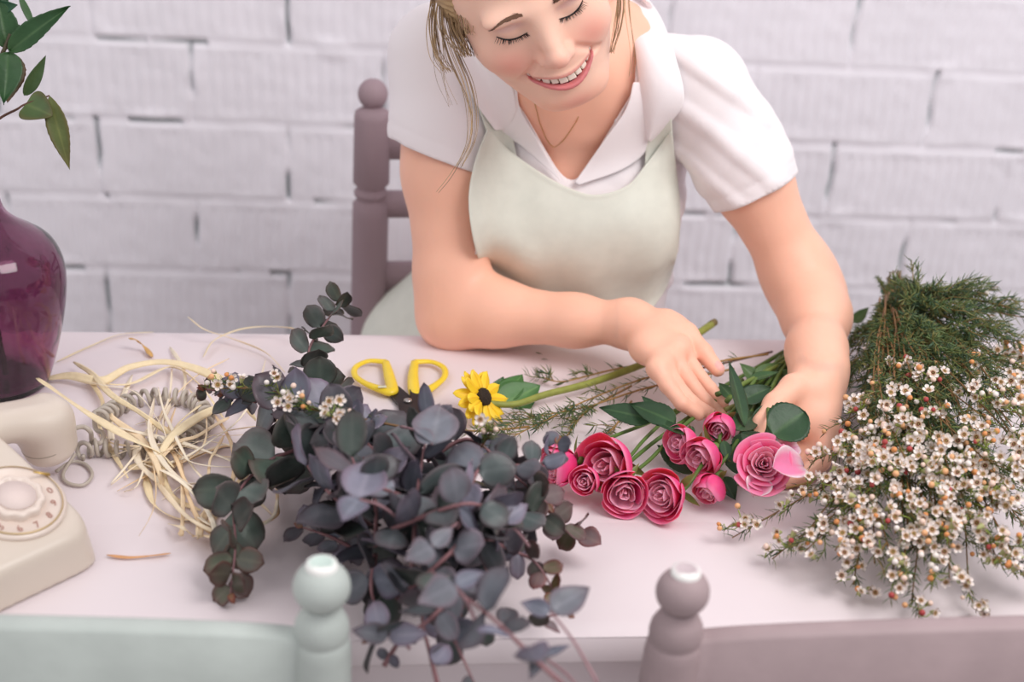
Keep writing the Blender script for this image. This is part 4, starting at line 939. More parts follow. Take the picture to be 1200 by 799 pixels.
def eucalyptus(pts, s0, s1, label, sp=1.0, tipred=0.0, face=.75, dark=0.0, skip=0.0, r0=.0022, asp=1.0, first=0.0, sh='round', tips=True, green=False):
    Q = catmull([T(*p) for p in pts], 14); L_ = np.concatenate([[0], np.cumsum(np.linalg.norm(np.diff(Q, axis=0), axis=1))]); Tl = L_[-1]
    base = Q[0].copy(); e = empty('eucalyptus_branch', Q[:, :].min(0) * np.array([0, 0, 1]) + base * np.array([1, 1, 0]), label, 'branch', 'eucalyptus branches')
    rr = np.linspace(r0, .0007, len(Q)); mb = MB(); V2, F2 = tube(Q, rr, 6); mb.add(V2, F2, np.array(lin((142, 100, 104))))
    lm = MB(); Tn, N_, B_ = frames(Q); s = first * Tl + .004; k = 0; ph0 = rnd.uniform(0, 3)
    def at_(s): return np.array([np.interp(s, L_, Q[:, i]) for i in range(3)]), nrm([np.interp(s, L_, Tn[:, i]) for i in range(3)])
    while s < Tl:
        f = s / Tl; px = (s0 * (1 - f) + s1 * f) * 1.07; p, t = at_(s); size = px * 1.36 / F * rnd.uniform(.85, 1.12)
        a = nrm(np.cross(t, viewup)); b = nrm(np.cross(t, a)); ang = ph0 + k * math.pi / 2 + rnd.gauss(0, .25)
        # opposite pairs, each pair turned a quarter round the stem
        for sg in (1, -1):
            if rnd.random() < skip: continue
            dr = nrm((a * math.cos(ang) + b * math.sin(ang)) * sg + t * rnd.uniform(.15, .7) + np.array([0, 0, rnd.uniform(-.05, .25)]))
            nrml = nrm(t * (1 - face) + viewup * face + rn3(.40))
            if abs(nrml @ dr) > .8: nrml = nrm(nrml + a)
            L = size * rnd.uniform(.9, 1.08) * .88; W_ = L * rnd.uniform(.86, 1.05) * asp
            if (p + dr * L)[2] < TZ + .002 and p[1] > .96: dr = nrm(dr * np.array([1, 1, 0]) + np.array([0, 0, (TZ + .006 - p[2]) / L]))
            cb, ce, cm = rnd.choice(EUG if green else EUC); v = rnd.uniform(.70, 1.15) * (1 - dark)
            rd = tipred * ss(.55, 1, f); mixc = lambda c, q: tuple(c[i] * v * (1 - rd) + q[i] * rd for i in range(3))
            q = rnd.choice([(128, 74, 62), (112, 96, 58), (120, 84, 80)])
            V2, F2, C2 = leaf(p + dr * .0015, dr, nrml, L, W_, sh, cup=rnd.uniform(-.12, .18), curl=rnd.uniform(-.22, .32), cb=mixc(cb, q), ce=mixc(ce, (134, 62, 58)), cm=mixc(cm, (150, 110, 90)), nu=4, nv=8, wav=.05, rib=.35)
            V2[:, 2] = np.where(V2[:, 1] > .965, np.maximum(V2[:, 2], TZ + .0012), V2[:, 2]); lm.add(V2, F2, C2)
        s += max(size * .50, .0075) * sp * 1.22 * rnd.uniform(.85, 1.15); k += 1
    if tips:
        for i in range(3):
            t = Tn[-1]; V2, F2, C2 = leaf(Q[-1], t + rn3(.35), viewup, .010, .006, 'ovate', cb=(130, 96, 74), ce=(140, 70, 60), nu=2, nv=5); lm.add(V2, F2, C2)
    mb.obj('stem', m_estem, e); o = lm.obj('leaves', m_euc, e); md = o.modifiers.new('t', 'SOLIDIFY'); md.thickness = .0005; md.offset = 0
    return e
def rn3(s): return np.array([rnd.gauss(0, s) for _ in range(3)])
# lowest, darker branches first
fill = [([(530, 690, .035), (510, 640, .04), (470, 590, .045), (440, 530, .05), (400, 500, .05)], 'eucalyptus branch deepest in the middle of the pile'),
        ([(570, 670, .03), (550, 630, .035), (530, 590, .04), (480, 560, .05), (450, 520, .05)], 'dark eucalyptus branch under the pile, nearer the roses'),
        ([(480, 700, .03), (455, 670, .035), (430, 640, .04), (400, 600, .04), (395, 570, .045)], 'dark eucalyptus branch under the pile above the mint knob'),
        ([(560, 660, .05), (580, 620, .05), (590, 580, .05), (570, 540, .06)], 'eucalyptus branch low in the pile below the yellow flower'),
        ([(500, 600, .04), (450, 550, .05), (400, 530, .05), (345, 500, .05), (325, 490, .05)], 'dark eucalyptus branch beneath the upper left leaves')]
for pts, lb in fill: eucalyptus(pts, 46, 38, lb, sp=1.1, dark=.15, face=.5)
eucalyptus([(400, 500, .06), (350, 525, .06), (308, 545, .055), (276, 585, .045), (276, 640, .035), (270, 695, .016)], 66, 30, 'eucalyptus branch with coin-like leaves drooping to the lower left', sp=.84, tipred=.35, face=.97, green=True)
eucalyptus([(385, 470, .04), (366, 440, .05), (362, 410, .07), (380, 380, .09), (402, 352, .10)], 42, 30, 'small-leaved eucalyptus tip rising at the back, below the chair post', sp=.66, dark=.1, face=.45, green=True)
eucalyptus([(450, 540, .08), (390, 500, .09), (345, 482, .09), (300, 468, .07), (262, 462, .06)], 66, 34, 'eucalyptus branch with broad dark leaves reaching left toward the raffia', sp=.8, face=.85)
eucalyptus([(440, 620, .06), (400, 590, .08), (370, 560, .09), (345, 520, .07)], 58, 46, 'eucalyptus branch in the left of the pile behind the drooping one', sp=.9, face=.6)
eucalyptus([(470, 560, .1), (430, 520, .11), (395, 490, .10), (352, 470, .08)], 58, 38, 'eucalyptus branch lying beside the small white flowers at the top', sp=.95, face=.7)
eucalyptus([(440, 640, .06), (440, 590, .10), (430, 550, .11), (418, 515, .10), (412, 490, .08)], 52, 32, 'eucalyptus branch pointing up between scissors and white flowers', sp=.95, face=.5)
eucalyptus([(420, 645, .02), (385, 628, .03), (355, 618, .03)], 34, 26, 'short eucalyptus shoot lying on the table left of the mint knob', sp=1.1, face=.7)
eucalyptus([(480, 700, .06), (486, 620, .1), (490, 570, .12), (497, 525, .12), (503, 490, .12)], 56, 40, 'eucalyptus branch with narrow upright leaves below the scissors', sp=1.0, face=.3, asp=.6)
eucalyptus([(530, 650, .09), (545, 590, .11), (558, 555, .125), (572, 543, .12), (610, 545, .11), (640, 540, .10), (652, 520, .11)], 56, 20, 'eucalyptus branch with a big round leaf pair below the yellow flower', sp=1.0, face=.85, skip=.05)
eucalyptus([(480, 610, .08), (540, 602, .09), (590, 600, .08), (640, 606, .06), (678, 626, .03)], 50, 26, 'eucalyptus branch ending at the right edge of the pile below the roses', sp=.85, tipred=.6)
eucalyptus([(500, 640, .06), (560, 632, .08), (608, 648, .06), (630, 662, .06), (654, 700, .04)], 46, 15, 'thin eucalyptus twig with reddish tip leaves at the right of the pile', sp=1.1, tipred=1.0)
eucalyptus([(682, 822, .09), (630, 775, .11), (592, 738, .12), (562, 712, .12), (530, 690, .12), (505, 668, .12)], 30, 44, 'eucalyptus branch with pale pink stem crossing over the table edge', sp=1.65, face=.8, first=.22, tips=False, r0=.0019)
eucalyptus([(450, 690, .04), (510, 725, .045), (560, 740, .05), (620, 727, .05), (664, 718, .04)], 44, 16, 'sparse eucalyptus twig hanging along the front table edge', sp=1.5, tipred=.5, skip=.25)
eucalyptus([(440, 650, .06), (435, 690, .05), (445, 720, .03)], 40, 34, 'eucalyptus branch with dark leaves beside the mint knob', sp=1.0, face=.7)
eucalyptus([(540, 690, .08), (490, 735, .07), (435, 745, .05)], 34, 38, 'eucalyptus branch with a long dark leaf touching the mint chair', sp=1.5, face=.5, asp=.7)
eucalyptus([(500, 590, .08), (455, 575, .13), (425, 560, .14), (410, 530, .13)], 58, 46, 'bluish eucalyptus branch on top of the pile with large open leaves', sp=1.2, face=.75, asp=.75)
eucalyptus([(500, 640, .08), (508, 700, .07), (535, 755, .05), (565, 822, .02)], 28, 30, 'eucalyptus stem hanging down over the front edge, leaves near the floor side', sp=2.0, face=.6, skip=.3, tips=False)
eucalyptus([(500, 540, .08), (550, 515, .1), (600, 555, .09), (642, 590, .07)], 40, 30, 'eucalyptus branch arching at the upper right of the pile', sp=1.0, tipred=.4)
eucalyptus([(460, 620, .1), (510, 600, .13), (550, 590, .14), (585, 600, .12), (600, 610, .11)], 42, 30, 'eucalyptus branch on top of the pile in the middle, greyish leaves', sp=1.0, face=.6)
eucalyptus([(480, 690, .07), (520, 655, .10), (545, 630, .11), (575, 612, .11)], 46, 36, 'eucalyptus branch on top of the pile at its front', sp=1.1, face=.5)
eucalyptus([(450, 780, .02), (470, 750, .04), (500, 730, .05), (530, 715, .06)], 18, 22, 'fine pink eucalyptus twig with tiny leaves below the pile', sp=2.4, tipred=.3, skip=.3)
eucalyptus([(520, 830, .02), (505, 770, .04), (495, 725, .06), (500, 690, .07)], 22, 26, 'fine eucalyptus stem running down off the table, lower middle', sp=2.6, skip=.4, tipred=.4)
for (sx, sy, mx, my, L1, L2, hq, lb_) in (((700, 800), None, 645, 716, (612, 706), (690, 688), .11, 'pale eucalyptus leaf pair on a stem crossing the table edge at right'), ((560, 735), None, 533, 685, (494, 705), (566, 670), .13, 'eucalyptus leaf pair spread open above the front table edge'),
      ((470, 610), None, 421, 585, (436, 534), (402, 606), .15, 'eucalyptus twig whose tall pointed leaf stands over the pile'), ((560, 600), None, 506, 640, (478, 655), (530, 618), .14, 'eucalyptus twig lying across the centre of the pile'),
      ((470, 500), None, 506, 520, (516, 472), (486, 500), .15, 'eucalyptus twig with a tall folded leaf just below the scissors'), ((690, 820), None, 634, 768, (667, 756), (622, 792), .09, 'eucalyptus twig with two narrow leaves at the front edge, right side'),
      ((480, 760), None, 455, 745, (414, 738), (500, 742), .07, 'eucalyptus twig with a flat dark leaf beside the mint chair'), ((620, 640), None, 588, 612, (576, 576), (618, 590), .12, 'lilac-grey eucalyptus leaf pair at the right of the pile')):
    m0 = T(mx, my, hq); st0 = T(sx[0], sx[1], hq - .03 if sx[1] < 750 else hq - .015); e = empty('eucalyptus_branch', (m0[0], m0[1], m0[2] - .05), lb_, 'branch', 'eucalyptus branches')
    V2, F2 = tube(catmull([st0, (st0 + m0) / 2 + np.array([0, 0, .004]), m0], 6), np.linspace(.0014, .001, 13), 6); mk('stem', V2, F2, m_estem, e, col=np.tile(lin((160, 122, 128)), (len(V2), 1))); lm = MB()
    for tip in (L1, L2):
        b_ = T(tip[0], tip[1], hq + .006); L = np.linalg.norm(b_ - m0) * 1.05; cb, ce, cm = EUC[rnd.choice([5, 6, 7, 2])]
        V2, F2, C2 = leaf(m0, b_ - m0, viewup + rn3(.2), L, L * (.30 if hq == .09 else .62), 'ovate', cup=.10, curl=.06, cb=cb, ce=ce, cm=cm, nu=5, nv=10, wav=.04, rib=.6); lm.add(V2, F2, C2)
    o = lm.obj('leaves', m_euc, e); md = o.modifiers.new('t', 'SOLIDIFY'); md.thickness = .0005; md.offset = 0
eucalyptus([(300, 470, .07), (270, 464, .06), (255, 458, .06), (240, 456, .07)], 16, 14, 'tiny dark eucalyptus sprig tip over the raffia', sp=1.6, dark=.2, tipred=.3)

# ------------------------------------------------------------------ waxflower: one blossom, one bud, then sprigs
m_pet = mat('waxflower_petal', (240, 232, 228), .5, attr='Col', var=.06, scale=200)
def blossom_mesh(seed):
    r_ = random.Random(seed); V, Fc, C = [], [], []; n = 0
    def add(v, f, c):
        nonlocal n
        V.append(np.asarray(v)); Fc.extend([tuple(int(i) + n for i in q) for q in f]); C.append(np.tile(lin(c), (len(v), 1)) if np.ndim(c) == 1 else c); n += len(v)
    R = .0036
    v, f = lathe([(.0004, -.0062), (.0011, -.0050), (.0020, -.0030), (.0027, -.0006), (.0030, .0004), (.0024, .0006), (.0016, -.0002), (.0004, -.0004)], 12)
    cc = np.tile(lin((176, 178, 120)), (len(v), 1)); rr_ = np.hypot(v[:, 0], v[:, 1]); inn_ = (v[:, 2] > -.0007) & (rr_ < .0026); cc[inn_] = lin(r_.choice([(128, 58, 56), (150, 96, 60), (110, 44, 60), (170, 130, 80)])); cc[(v[:, 2] > .0002) & (rr_ > .0022)] = lin((206, 180, 160)); add(v, f, cc)
    for i in range(5):
        a = i * 2 * math.pi / 5 + r_.uniform(-.08, .08); d = np.array([math.cos(a), math.sin(a), .30 + r_.uniform(-.15, .3)])
        v, f, c = leaf(np.array([math.cos(a), math.sin(a), 0]) * .0023 + np.array([0, 0, .0002]), d, np.array([-math.cos(a) * .3, -math.sin(a) * .3, 1]), R * 1.02, R * 1.12, 'round', cup=.18, curl=-.20, cb=(236, 224, 218), ce=(241, 233, 228), cm=(222, 202, 198), nu=3, nv=6); add(v, f, c)
    for i in range(10):
        a = i * .6283; v, f = sphere((math.cos(a) * .0019, math.sin(a) * .0019, .0007), .00042, 5, 3); add(v, f, (226, 196, 150))
    v, f = sphere((0, 0, .0005), .0006, 6, 4); add(v, f, (150, 160, 80))
    me = mk('blossom_src', np.concatenate(V), Fc, m_pet, None, col=np.concatenate(C), origin=np.zeros(3)); d_ = me.data; bpy.data.objects.remove(me); d_.name = 'blossom'; return d_
def bud_mesh(c1, c2):
    v, f = lathe([(.0003, -.0050), (.0010, -.0040), (.0018, -.0022), (.0024, -.0004), (.0026, .0006), (.0024, .0018), (.0016, .0028), (.0003, .0032)], 12)
    t = ss(-.001, .0008, v[:, 2])[:, None]; c = np.array(lin(c1)) * (1 - t) + np.array(lin(c2)) * t
    o = mk('bud_src', v, f, m_pet, None, col=c, origin=np.zeros(3)); d_ = o.data; bpy.data.objects.remove(o); d_.name = 'bud'; return d_
BL = [blossom_mesh(i) for i in range(6)]
BD = [bud_mesh((150, 160, 80), (236, 178, 130)), bud_mesh((150, 160, 80), (242, 232, 226)), bud_mesh((168, 150, 80), (224, 150, 92)), bud_mesh((150, 140, 70), (176, 70, 70)), bud_mesh((160, 160, 90), (244, 214, 198))]
def orient(d, roll):
    z = nrm(d); x = nrm(np.cross(z, [.31, .22, .9])); y = np.cross(z, x); x2 = x * math.cos(roll) + y * math.sin(roll); y2 = np.cross(z, x2)
    return Matrix(((x2[0], y2[0], z[0]), (x2[1], y2[1], z[1]), (x2[2], y2[2], z[2]))).to_quaternion()
def placed(name, me, parent, p, d, sc):
    o = bpy.data.objects.new(name, me); COL.objects.link(o); o.parent = parent; o.location = tuple(np.asarray(p) - wloc(parent)); o.rotation_mode = 'QUATERNION'
    o.rotation_quaternion = orient(d, rnd.uniform(0, 6)); o.scale = (sc,) * 3; return o
m_need = mat('needle_leaf', (70, 92, 58), .5, attr='Col', var=.2, scale=60)
def needles(mb, Q, dens, L, f0_=0, f1_=1, cols=((84, 108, 66), (104, 124, 74), (72, 98, 72), (134, 134, 78))):
    s = np.concatenate([[0], np.cumsum(np.linalg.norm(np.diff(Q, axis=0), axis=1))]); n = int(s[-1] * dens); Tn = frames(Q)[0]
    for i in range(n):
        f = rnd.uniform(f0_, f1_); x = f * s[-1]; p = np.array([np.interp(x, s, Q[:, k]) for k in range(3)]); t = np.array([np.interp(x, s, Tn[:, k]) for k in range(3)])
        o_ = nrm(np.cross(t, rn3(1))); d = nrm(t * rnd.uniform(.5, 1.1) + o_); l = L * rnd.uniform(.6, 1.15)
        if p[2] + d[2] * l < TZ + .001 and p[1] < 1.58: d[2] = abs(d[2]) * .4
        sd = nrm(np.cross(d, o_ + rn3(.1))) * l * .062; up_ = nrm(np.cross(d, sd)) * l * .045; b = p + d * l * .5 + o_ * l * .03; e_ = p + d * l + t * l * .12
        mb.add([p - sd * .6, p + sd * .6, b + sd, b - sd, e_, b + up_, p + up_ * .6], [(0, 3, 5, 6), (1, 6, 5, 2), (3, 4, 5), (2, 5, 4), (0, 1, 2, 3), (3, 2, 4)], lin(rnd.choice(cols)))
SPR_N = [0, 0]
def sprig(pts, label, nb=10, nbud=5, f0_=.5, spread=30, need=900, nl=.011, group='waxflower sprigs', twigs=7, brown=(136, 100, 62), px=True, name='waxflower_sprig', bs=1.0, tw0=.35, clus=1.0):
    P0 = [T(*p) for p in pts] if px else pts; Q = catmull(P0, 10); base = Q[-1].copy()
    e = empty(name, (Q[0][0], Q[0][1], Q[:, 2].min()), label, 'flower sprig' if nb else 'sprig', group)
    st = MB(); nd = MB(); V2, F2 = tube(Q, np.linspace(.0013, .0006, len(Q)), 5); st.add(V2, F2, lin(brown)); needles(nd, Q, need * .5, nl, .1, 1)
    n = len(Q); twl = []; Tn = frames(Q)[0]; ends = []
    for k in range(twigs):
        f = rnd.uniform(tw0, .97) if k else .97; i = int(f * (n - 1)); p = Q[i]; t = Tn[i]
        d = nrm(t * rnd.uniform(.6, 1.2) + nrm(np.cross(t, [0, 0, 1])) * rnd.uniform(-1, 1) * .9 + np.array([0, 0, rnd.uniform(-.15, .6)])); l = spread * 1.4 / F * rnd.uniform(.7, 1.5)
        q = catmull([p, p + d * l * .5 + rn3(.002), p + nrm(d + t * .5) * l], 4); q[:, 2] = np.where(q[:, 1] < 1.6, np.maximum(q[:, 2], TZ + .003), q[:, 2])
        V2, F2 = tube(q, np.linspace(.0008, .0004, len(q)), 4); st.add(V2, F2, lin((150, 122, 74) if rnd.random() < .6 else (122, 130, 70))); needles(nd, q, need, nl * .9); twl.append((f, q)); 
        if f > f0_: ends.append(q)
    if not ends: ends = [twl[0][1]]
    def spot():
        q = rnd.choice(ends); p = q[rnd.randint(max(0, len(q) - 4), len(q) - 1)]; u = nrm(np.array([rnd.gauss(0, .55), rnd.gauss(-.45, .45), rnd.uniform(.15, 1.0)])); l = rnd.uniform(.008, .018) * clus
        b = p + u * l; b[2] = max(b[2], TZ + .006 if b[1] < 1.6 else b[2]); return p, b, u
    for k in range(nb + nbud):
        p, b, u = spot(); V2, F2 = tube([p, (p + b) / 2 + rn3(.0012), b - u * .004 * bs], [.00045, .0005, .0007], 4); st.add(V2, F2, lin((158, 176, 78)))
        face = nrm(u * .5 + nrm(CO - b) * rnd.uniform(.1, .9) + rn3(.30))
        if k < nb: placed('blossom', rnd.choice(BL), e, b, face, bs * rnd.uniform(.85, 1.12))
        else: placed('bud', rnd.choice(BD + BD[:3] * 2 + BD[4:] * 2), e, b, face, bs * rnd.uniform(.75, 1.1))
    st.obj('stem', m_stem, e)
    if nd.n: nd.obj('needles', m_need, e)
    return e
O0 = (1050, 352, .085)
def bez(x, y, h, k, hm):
    k = 34 * max(0, min(1, (1030 - x) / 60)) + 75 * max(0, min(1, (965 - x) / 100))
    ox, oy = O0[0] + rnd.gauss(0, 9), O0[1] + rnd.gauss(0, 8); dx, dy = x - ox, y - oy; bend = rnd.gauss(0, 14)
    pts = [(ox, oy, O0[2] + rnd.uniform(-.02, .02))]
    for f in (.33, .66): pts.append((ox + dx * f + bend * math.sin(f * 3.1) + k * math.sin(f * 3.14), oy + dy * f, O0[2] * (1 - f) + hm * f + .02 * math.sin(f * 3)))
    pts.append((x, y, h)); return pts
side = ['left edge', 'lower left', 'front', 'lower right', 'right edge']
named = [(858, 630, .010, 'waxflower sprig reaching farthest left onto the bare tabletop'), (905, 655, .012, 'waxflower sprig along the left lower edge of the bunch'), (1068, 708, .012, 'waxflower sprig whose red buds point to the front table edge'),
         (1000, 685, .014, 'waxflower sprig at the front left of the bunch, orange buds below'), (1135, 688, .02, 'waxflower sprig at the front right of the bunch'), (1205, 680, .02, 'waxflower sprig lowest at the right picture edge')]
for x, y, h, lb in named: sprig(bez(x, y, h, 0, .03), lb, 13, 8, .62, 26, 800, twigs=9, group='waxflower sprigs in the big bunch')
cells = []
for yy, xs_ in ((630, (950, 1000, 1050, 1105, 1160, 1215)), (585, (950, 975, 1015, 1070, 1125, 1180, 1235)), (540, (965, 1010, 1060, 1110, 1165, 1215)), (500, (985, 1040, 1095, 1150, 1205)), (462, (1025, 1075, 1130, 1185, 1225)), (425, (1190, 1225)), (665, (1040, 1090, 1175))):
    for x in xs_: cells.append((x, yy))
cells += [(962, 612), (985, 645), (1022, 668), (1052, 688), (1112, 688), (940, 640), (1000, 600), (1060, 610), (1120, 610), (1180, 600), (1090, 560), (1150, 560), (1200, 560), (1030, 560), (1080, 650), (1130, 645), (1185, 650), (1210, 640)]
rows = sorted(cells, key=lambda c: c[1]); ordn = 'first second third fourth fifth sixth seventh eighth ninth tenth eleventh twelfth thirteenth fourteenth'.split()
bands = [[c for c in cells if a <= c[1] < b] for a, b in ((0, 450), (450, 480), (480, 520), (520, 550), (550, 578), (578, 595), (595, 620), (620, 640), (640, 900))]
bnames = ['topmost row of blossoms', 'second row of blossoms from the back', 'third row of blossoms from the back', 'row of blossoms just behind the middle', 'middle row of blossoms', 'row of blossoms just before the middle', 'third row of blossoms from the front', 'second row of blossoms from the front', 'front row of blossoms']
for bi, band in enumerate(bands):
    for ci, (x, y) in enumerate(sorted(band)):
        hh_ = .025 + .075 * max(0, 1 - abs(y - 520) / 190) * min(1, max(0.2, (x - 900) / 150))
        sprig(bez(x + rnd.gauss(0, 6), y + rnd.gauss(0, 5), hh_, 0, hh_ * .9), f'waxflower sprig in the {bnames[bi]}, {ordn[ci]} from the left', 9 if y > 440 else 5, 8, .6, 29, 620, twigs=8, group='waxflower sprigs in the big bunch', tw0=.45, bs=1.1)
# the same bunch: leafy sprigs without flowers, at its back and left flank
LF = [(985, 430, .03), (975, 470, .02), (1000, 400, .04), (990, 500, .02), (1015, 450, .04), (1110, 360, .12), (1140, 385, .11), (1165, 370, .11), (1195, 400, .10), (1180, 360, .12), (1100, 410, .10), (1080, 380, .11), (1130, 430, .10), (1090, 440, .09), (1060, 430, .08), (1160, 430, .09), (1210, 440, .09), (1040, 400, .08), (1070, 345, .12), (1120, 340, .13), (1215, 375, .10), (1150, 345, .12), (1010, 520, .03), (1060, 480, .05), (1110, 490, .06), (1160, 500, .06), (1030, 560, .03), (1090, 560, .04), (1150, 570, .04), (1200, 530, .05), (1060, 610, .03), (1190, 610, .03), (1125, 620, .03), (1205, 480, .07)]
ordw = 'first second third fourth fifth sixth seventh eighth ninth tenth eleventh twelfth thirteenth fourteenth fifteenth sixteenth seventeenth eighteenth nineteenth twentieth twenty-first twenty-second twenty-third twenty-fourth twenty-fifth twenty-sixth twenty-seventh twenty-eighth twenty-ninth thirtieth thirty-first thirty-second thirty-third thirty-fourth thirty-fifth thirty-sixth'.split()
for i, (x, y, h) in enumerate(LF):
    rank = sorted(LF).index((x, y, h))
    sprig([(O0[0] + rnd.gauss(0, 8), O0[1] + rnd.gauss(-6, 8), O0[2]), ((O0[0] + x) / 2 + rnd.gauss(0, 6), (O0[1] + y) / 2 + rnd.gauss(0, 5), (O0[2] + h) / 2 + .01), (x, y, h)],
          'leafy waxflower sprig with needles only, its tip ' + ordw[rank] + ' from the left in the bunch', 0, 1 if i % 4 == 0 else 0, .5, 36, 950, .0135, group='leafy sprigs at the back of the bunch', twigs=11, tw0=.15, brown=(150, 112, 74))
# cut ends gathered above the tie
for k in range(14):
    a = D(1046 + rnd.gauss(0, 11), 322 + rnd.gauss(0, 6), 1.71 + rnd.gauss(0, .01)); b = T(1056 + rnd.gauss(0, 9), 380 + rnd.gauss(0, 8), .075)
    sprig([a, (a + b) / 2 + rn3(.003), b], 'cut stem end with green needles at the tied top of the bunch', 0, 0, .5, 12, 2600, .0075, 'cut stem ends above the tie', 5, (120, 96, 60), px=False, tw0=.05)
Q = []
for k in range(80):
    a = k / 79 * 6.28 * 3; c = D(1050, 341, 1.705); Q.append(c + CR * .017 * math.cos(a) + f0 * .012 * math.sin(a) + CU * (.002 * math.sin(a * .33 + 1) - .003 + k * .00006))
V2, F2 = tube(Q, .0010, 6); o = mk('binding_wire', V2, F2, mat('green_wire', (48, 112, 92), .4)); tag(o, 'green wire wound round the top of the waxflower bunch', 'wire')
Q = catmull([T(962, 440, .02), T(990, 452, .018), T(1012, 452, .02), T(1040, 440, .03), T(1060, 425, .04)], 8); V2, F2 = tube(Q, .0008, 6); o = mk('loose_wire', V2, F2, bpy.data.materials['green_wire']); tag(o, 'loose green wire end curving beside the wrist in the bunch', 'wire')

# small waxflower sprigs lying among the eucalyptus
sprig([(470, 500, .10), (420, 490, .11), (370, 480, .11), (345, 472, .11)], 'waxflower sprig with white blossoms among the top eucalyptus leaves', 9, 7, .3, 24, 900, group='waxflower bits in the eucalyptus')
sprig([(380, 490, .09), (330, 462, .10), (290, 455, .09), (262, 455, .08)], 'waxflower sprig with green buds beside the raffia', 7, 9, .3, 20, 700, group='waxflower bits in the eucalyptus')
sprig([(540, 560, .06), (560, 530, .10), (572, 512, .12)], 'waxflower sprig with one white blossom below the yellow flower', 3, 3, .5, 14, 900, group='waxflower bits in the eucalyptus', twigs=4)
sprig([(430, 520, .10), (410, 500, .12), (396, 482, .12)], 'waxflower sprig with white cup blossoms left of the scissor blades', 5, 5, .3, 18, 700, group='waxflower bits in the eucalyptus', twigs=5)
# needle twigs that run from the scissors to the hand
tw = dict(nb=0, nbud=0, need=520, nl=.0135, group='thin needle twigs on the table', name='needle_twig', brown=(172, 134, 78))
sprig([(900, 415, .03), (840, 424, .035), (760, 442, .03), (690, 468, .02), (640, 492, .02), (600, 512, .02)], 'brown needle twig running under the right hand to the yellow flower', twigs=9, spread=30, tw0=.5, **tw)
sprig([(860, 432, .02), (760, 454, .02), (690, 476, .012), (640, 486, .01), (585, 500, .01)], 'second brown needle twig just below the first, toward the flower', twigs=9, spread=28, tw0=.45, **tw)
sprig([(740, 452, .01), (690, 480, .008), (665, 510, .006), (642, 545, .006)], 'needle twig bending down beside the leftmost rose', twigs=8, spread=30, tw0=.3, **tw)
sprig([(760, 425, .02), (710, 435, .012), (660, 447, .01), (636, 442, .01)], 'topmost green needle twig on the bare table right of the leaf', twigs=6, spread=24, tw0=.4, **tw)
sprig([(620, 500, .02), (560, 505, .03), (500, 500, .04), (440, 490, .05)], 'needle twig crossing over the scissor blades', twigs=8, spread=22, tw0=.2, **tw)
sprig([(950, 565, .012), (915, 572, .008), (880, 566, .005)], 'needle twig lying under the open rose at right', twigs=4, spread=18, tw0=.3, **tw)
sprig([(740, 470, .01), (720, 500, .006), (700, 515, .004)], 'short needle twig under the dark rose leaves', twigs=6, spread=26, tw0=.1, **tw)

# ------------------------------------------------------------------ yellow flower
yf = empty('yellow_flower', T(566, 475, 0), 'yellow daisy-like flower with a dark centre behind the eucalyptus', 'flower')
ax = nrm(np.array([.62, -.30, .50])); fc = T(567, 465, .030); x_ = nrm(np.cross(ax, [0, 0, 1])); y_ = np.cross(ax, x_); Mf = np.array([x_, y_, ax])
m_petal = mat('yellow_petal', (250, 206, 40), .5, attr='Col', var=.08, scale=90)
for ly in range(2):
    for i in range(12):
        a = (i + .5 * ly) / 12 * 6.2832 + rnd.gauss(0, .12); d = (np.array([math.cos(a), math.sin(a), .10 - .28 * ly]) ) @ Mf; n_ = ax
        V, Fc, C = leaf(fc + d * .008, d, n_, rnd.uniform(.019, .027), .0130, 'round', cup=-.06, curl=rnd.uniform(-.15, .35), cb=(252, 208, 36), ce=(255, 220, 60), cm=(240, 176, 24), fold=-.12, nv=10)
        o = mk('petal', V, Fc, m_petal, yf, col=C); md = o.modifiers.new('t', 'SOLIDIFY'); md.thickness = .0004
V, Fc = lathe([(.0001, -.003), (.0092, -.002), (.0100, .001), (.0085, .0035), (.0045, .0048), (.0001, .005)], 28, Mf, fc); P2 = V - fc; V = V + ax * (.0006 * vnoise(P2, 1500, 3))[:, None]
mk('flower_centre', V, Fc, mat('dark_seeds', (58, 44, 32), .8, var=.5, scale=500, bump=.8, bscale=700), yf)
stemobj([fc - ax * .003, fc - ax * .012, T(600, 474, .018), T(640, 462, .016), T(700, 446, .016), T(780, 415, .022), T(834, 380, .035)], (.0030, .0045), (150, 156, 74), yf, k=10)
V, Fc = tube([T(832, 381, .0345), T(838, 377, .036)], [.0046, .0044], 10); mk('cut_stem_end', V, Fc, m_stem, yf, col=np.tile(lin((122, 108, 66)), (len(V), 1)))
kw = dict(cb=(78, 124, 64), ce=(70, 112, 58), cm=(116, 156, 92), nv=12)
pxleaf('leaf', yf, (584, 478), (634, 450), 1.53, 1.55, 46, (0, 0, .5), 'ovate', cup=.08, curl=.05, **kw)
pxleaf('leaf', yf, (588, 470), (612, 436), 1.54, 1.56, 34, (-.4, 0, .3), 'ovate', **kw)
pxleaf('leaf', yf, (580, 476), (590, 440), 1.55, 1.56, 30, None, 'ovate', cb=(58, 98, 54), ce=(58, 98, 54))
pxleaf('leaf', yf, (590, 486), (625, 500), 1.53, 1.52, 30, (0, 0, .5), 'ovate', cb=(60, 96, 52), ce=(60, 96, 52))
for (x, y, a) in ((627, 413, .3), (634, 421, -.5), (730, 580, .2)):
    c = T(x, y, .001); V, Fc, C = leaf(c, [math.cos(a), -math.sin(a) * .6, 0], [0, 0, 1], .009, .0022, 'lance', cb=(86, 104, 60)); o = mk('fallen_needle', V, Fc, m_leaf, col=C); tag(o, 'tiny fallen green leaf bit on the tabletop ' + ('near the forearm, upper one' if y == 413 else 'near the forearm, lower one' if y == 421 else 'just below the roses'), 'leaf bit')

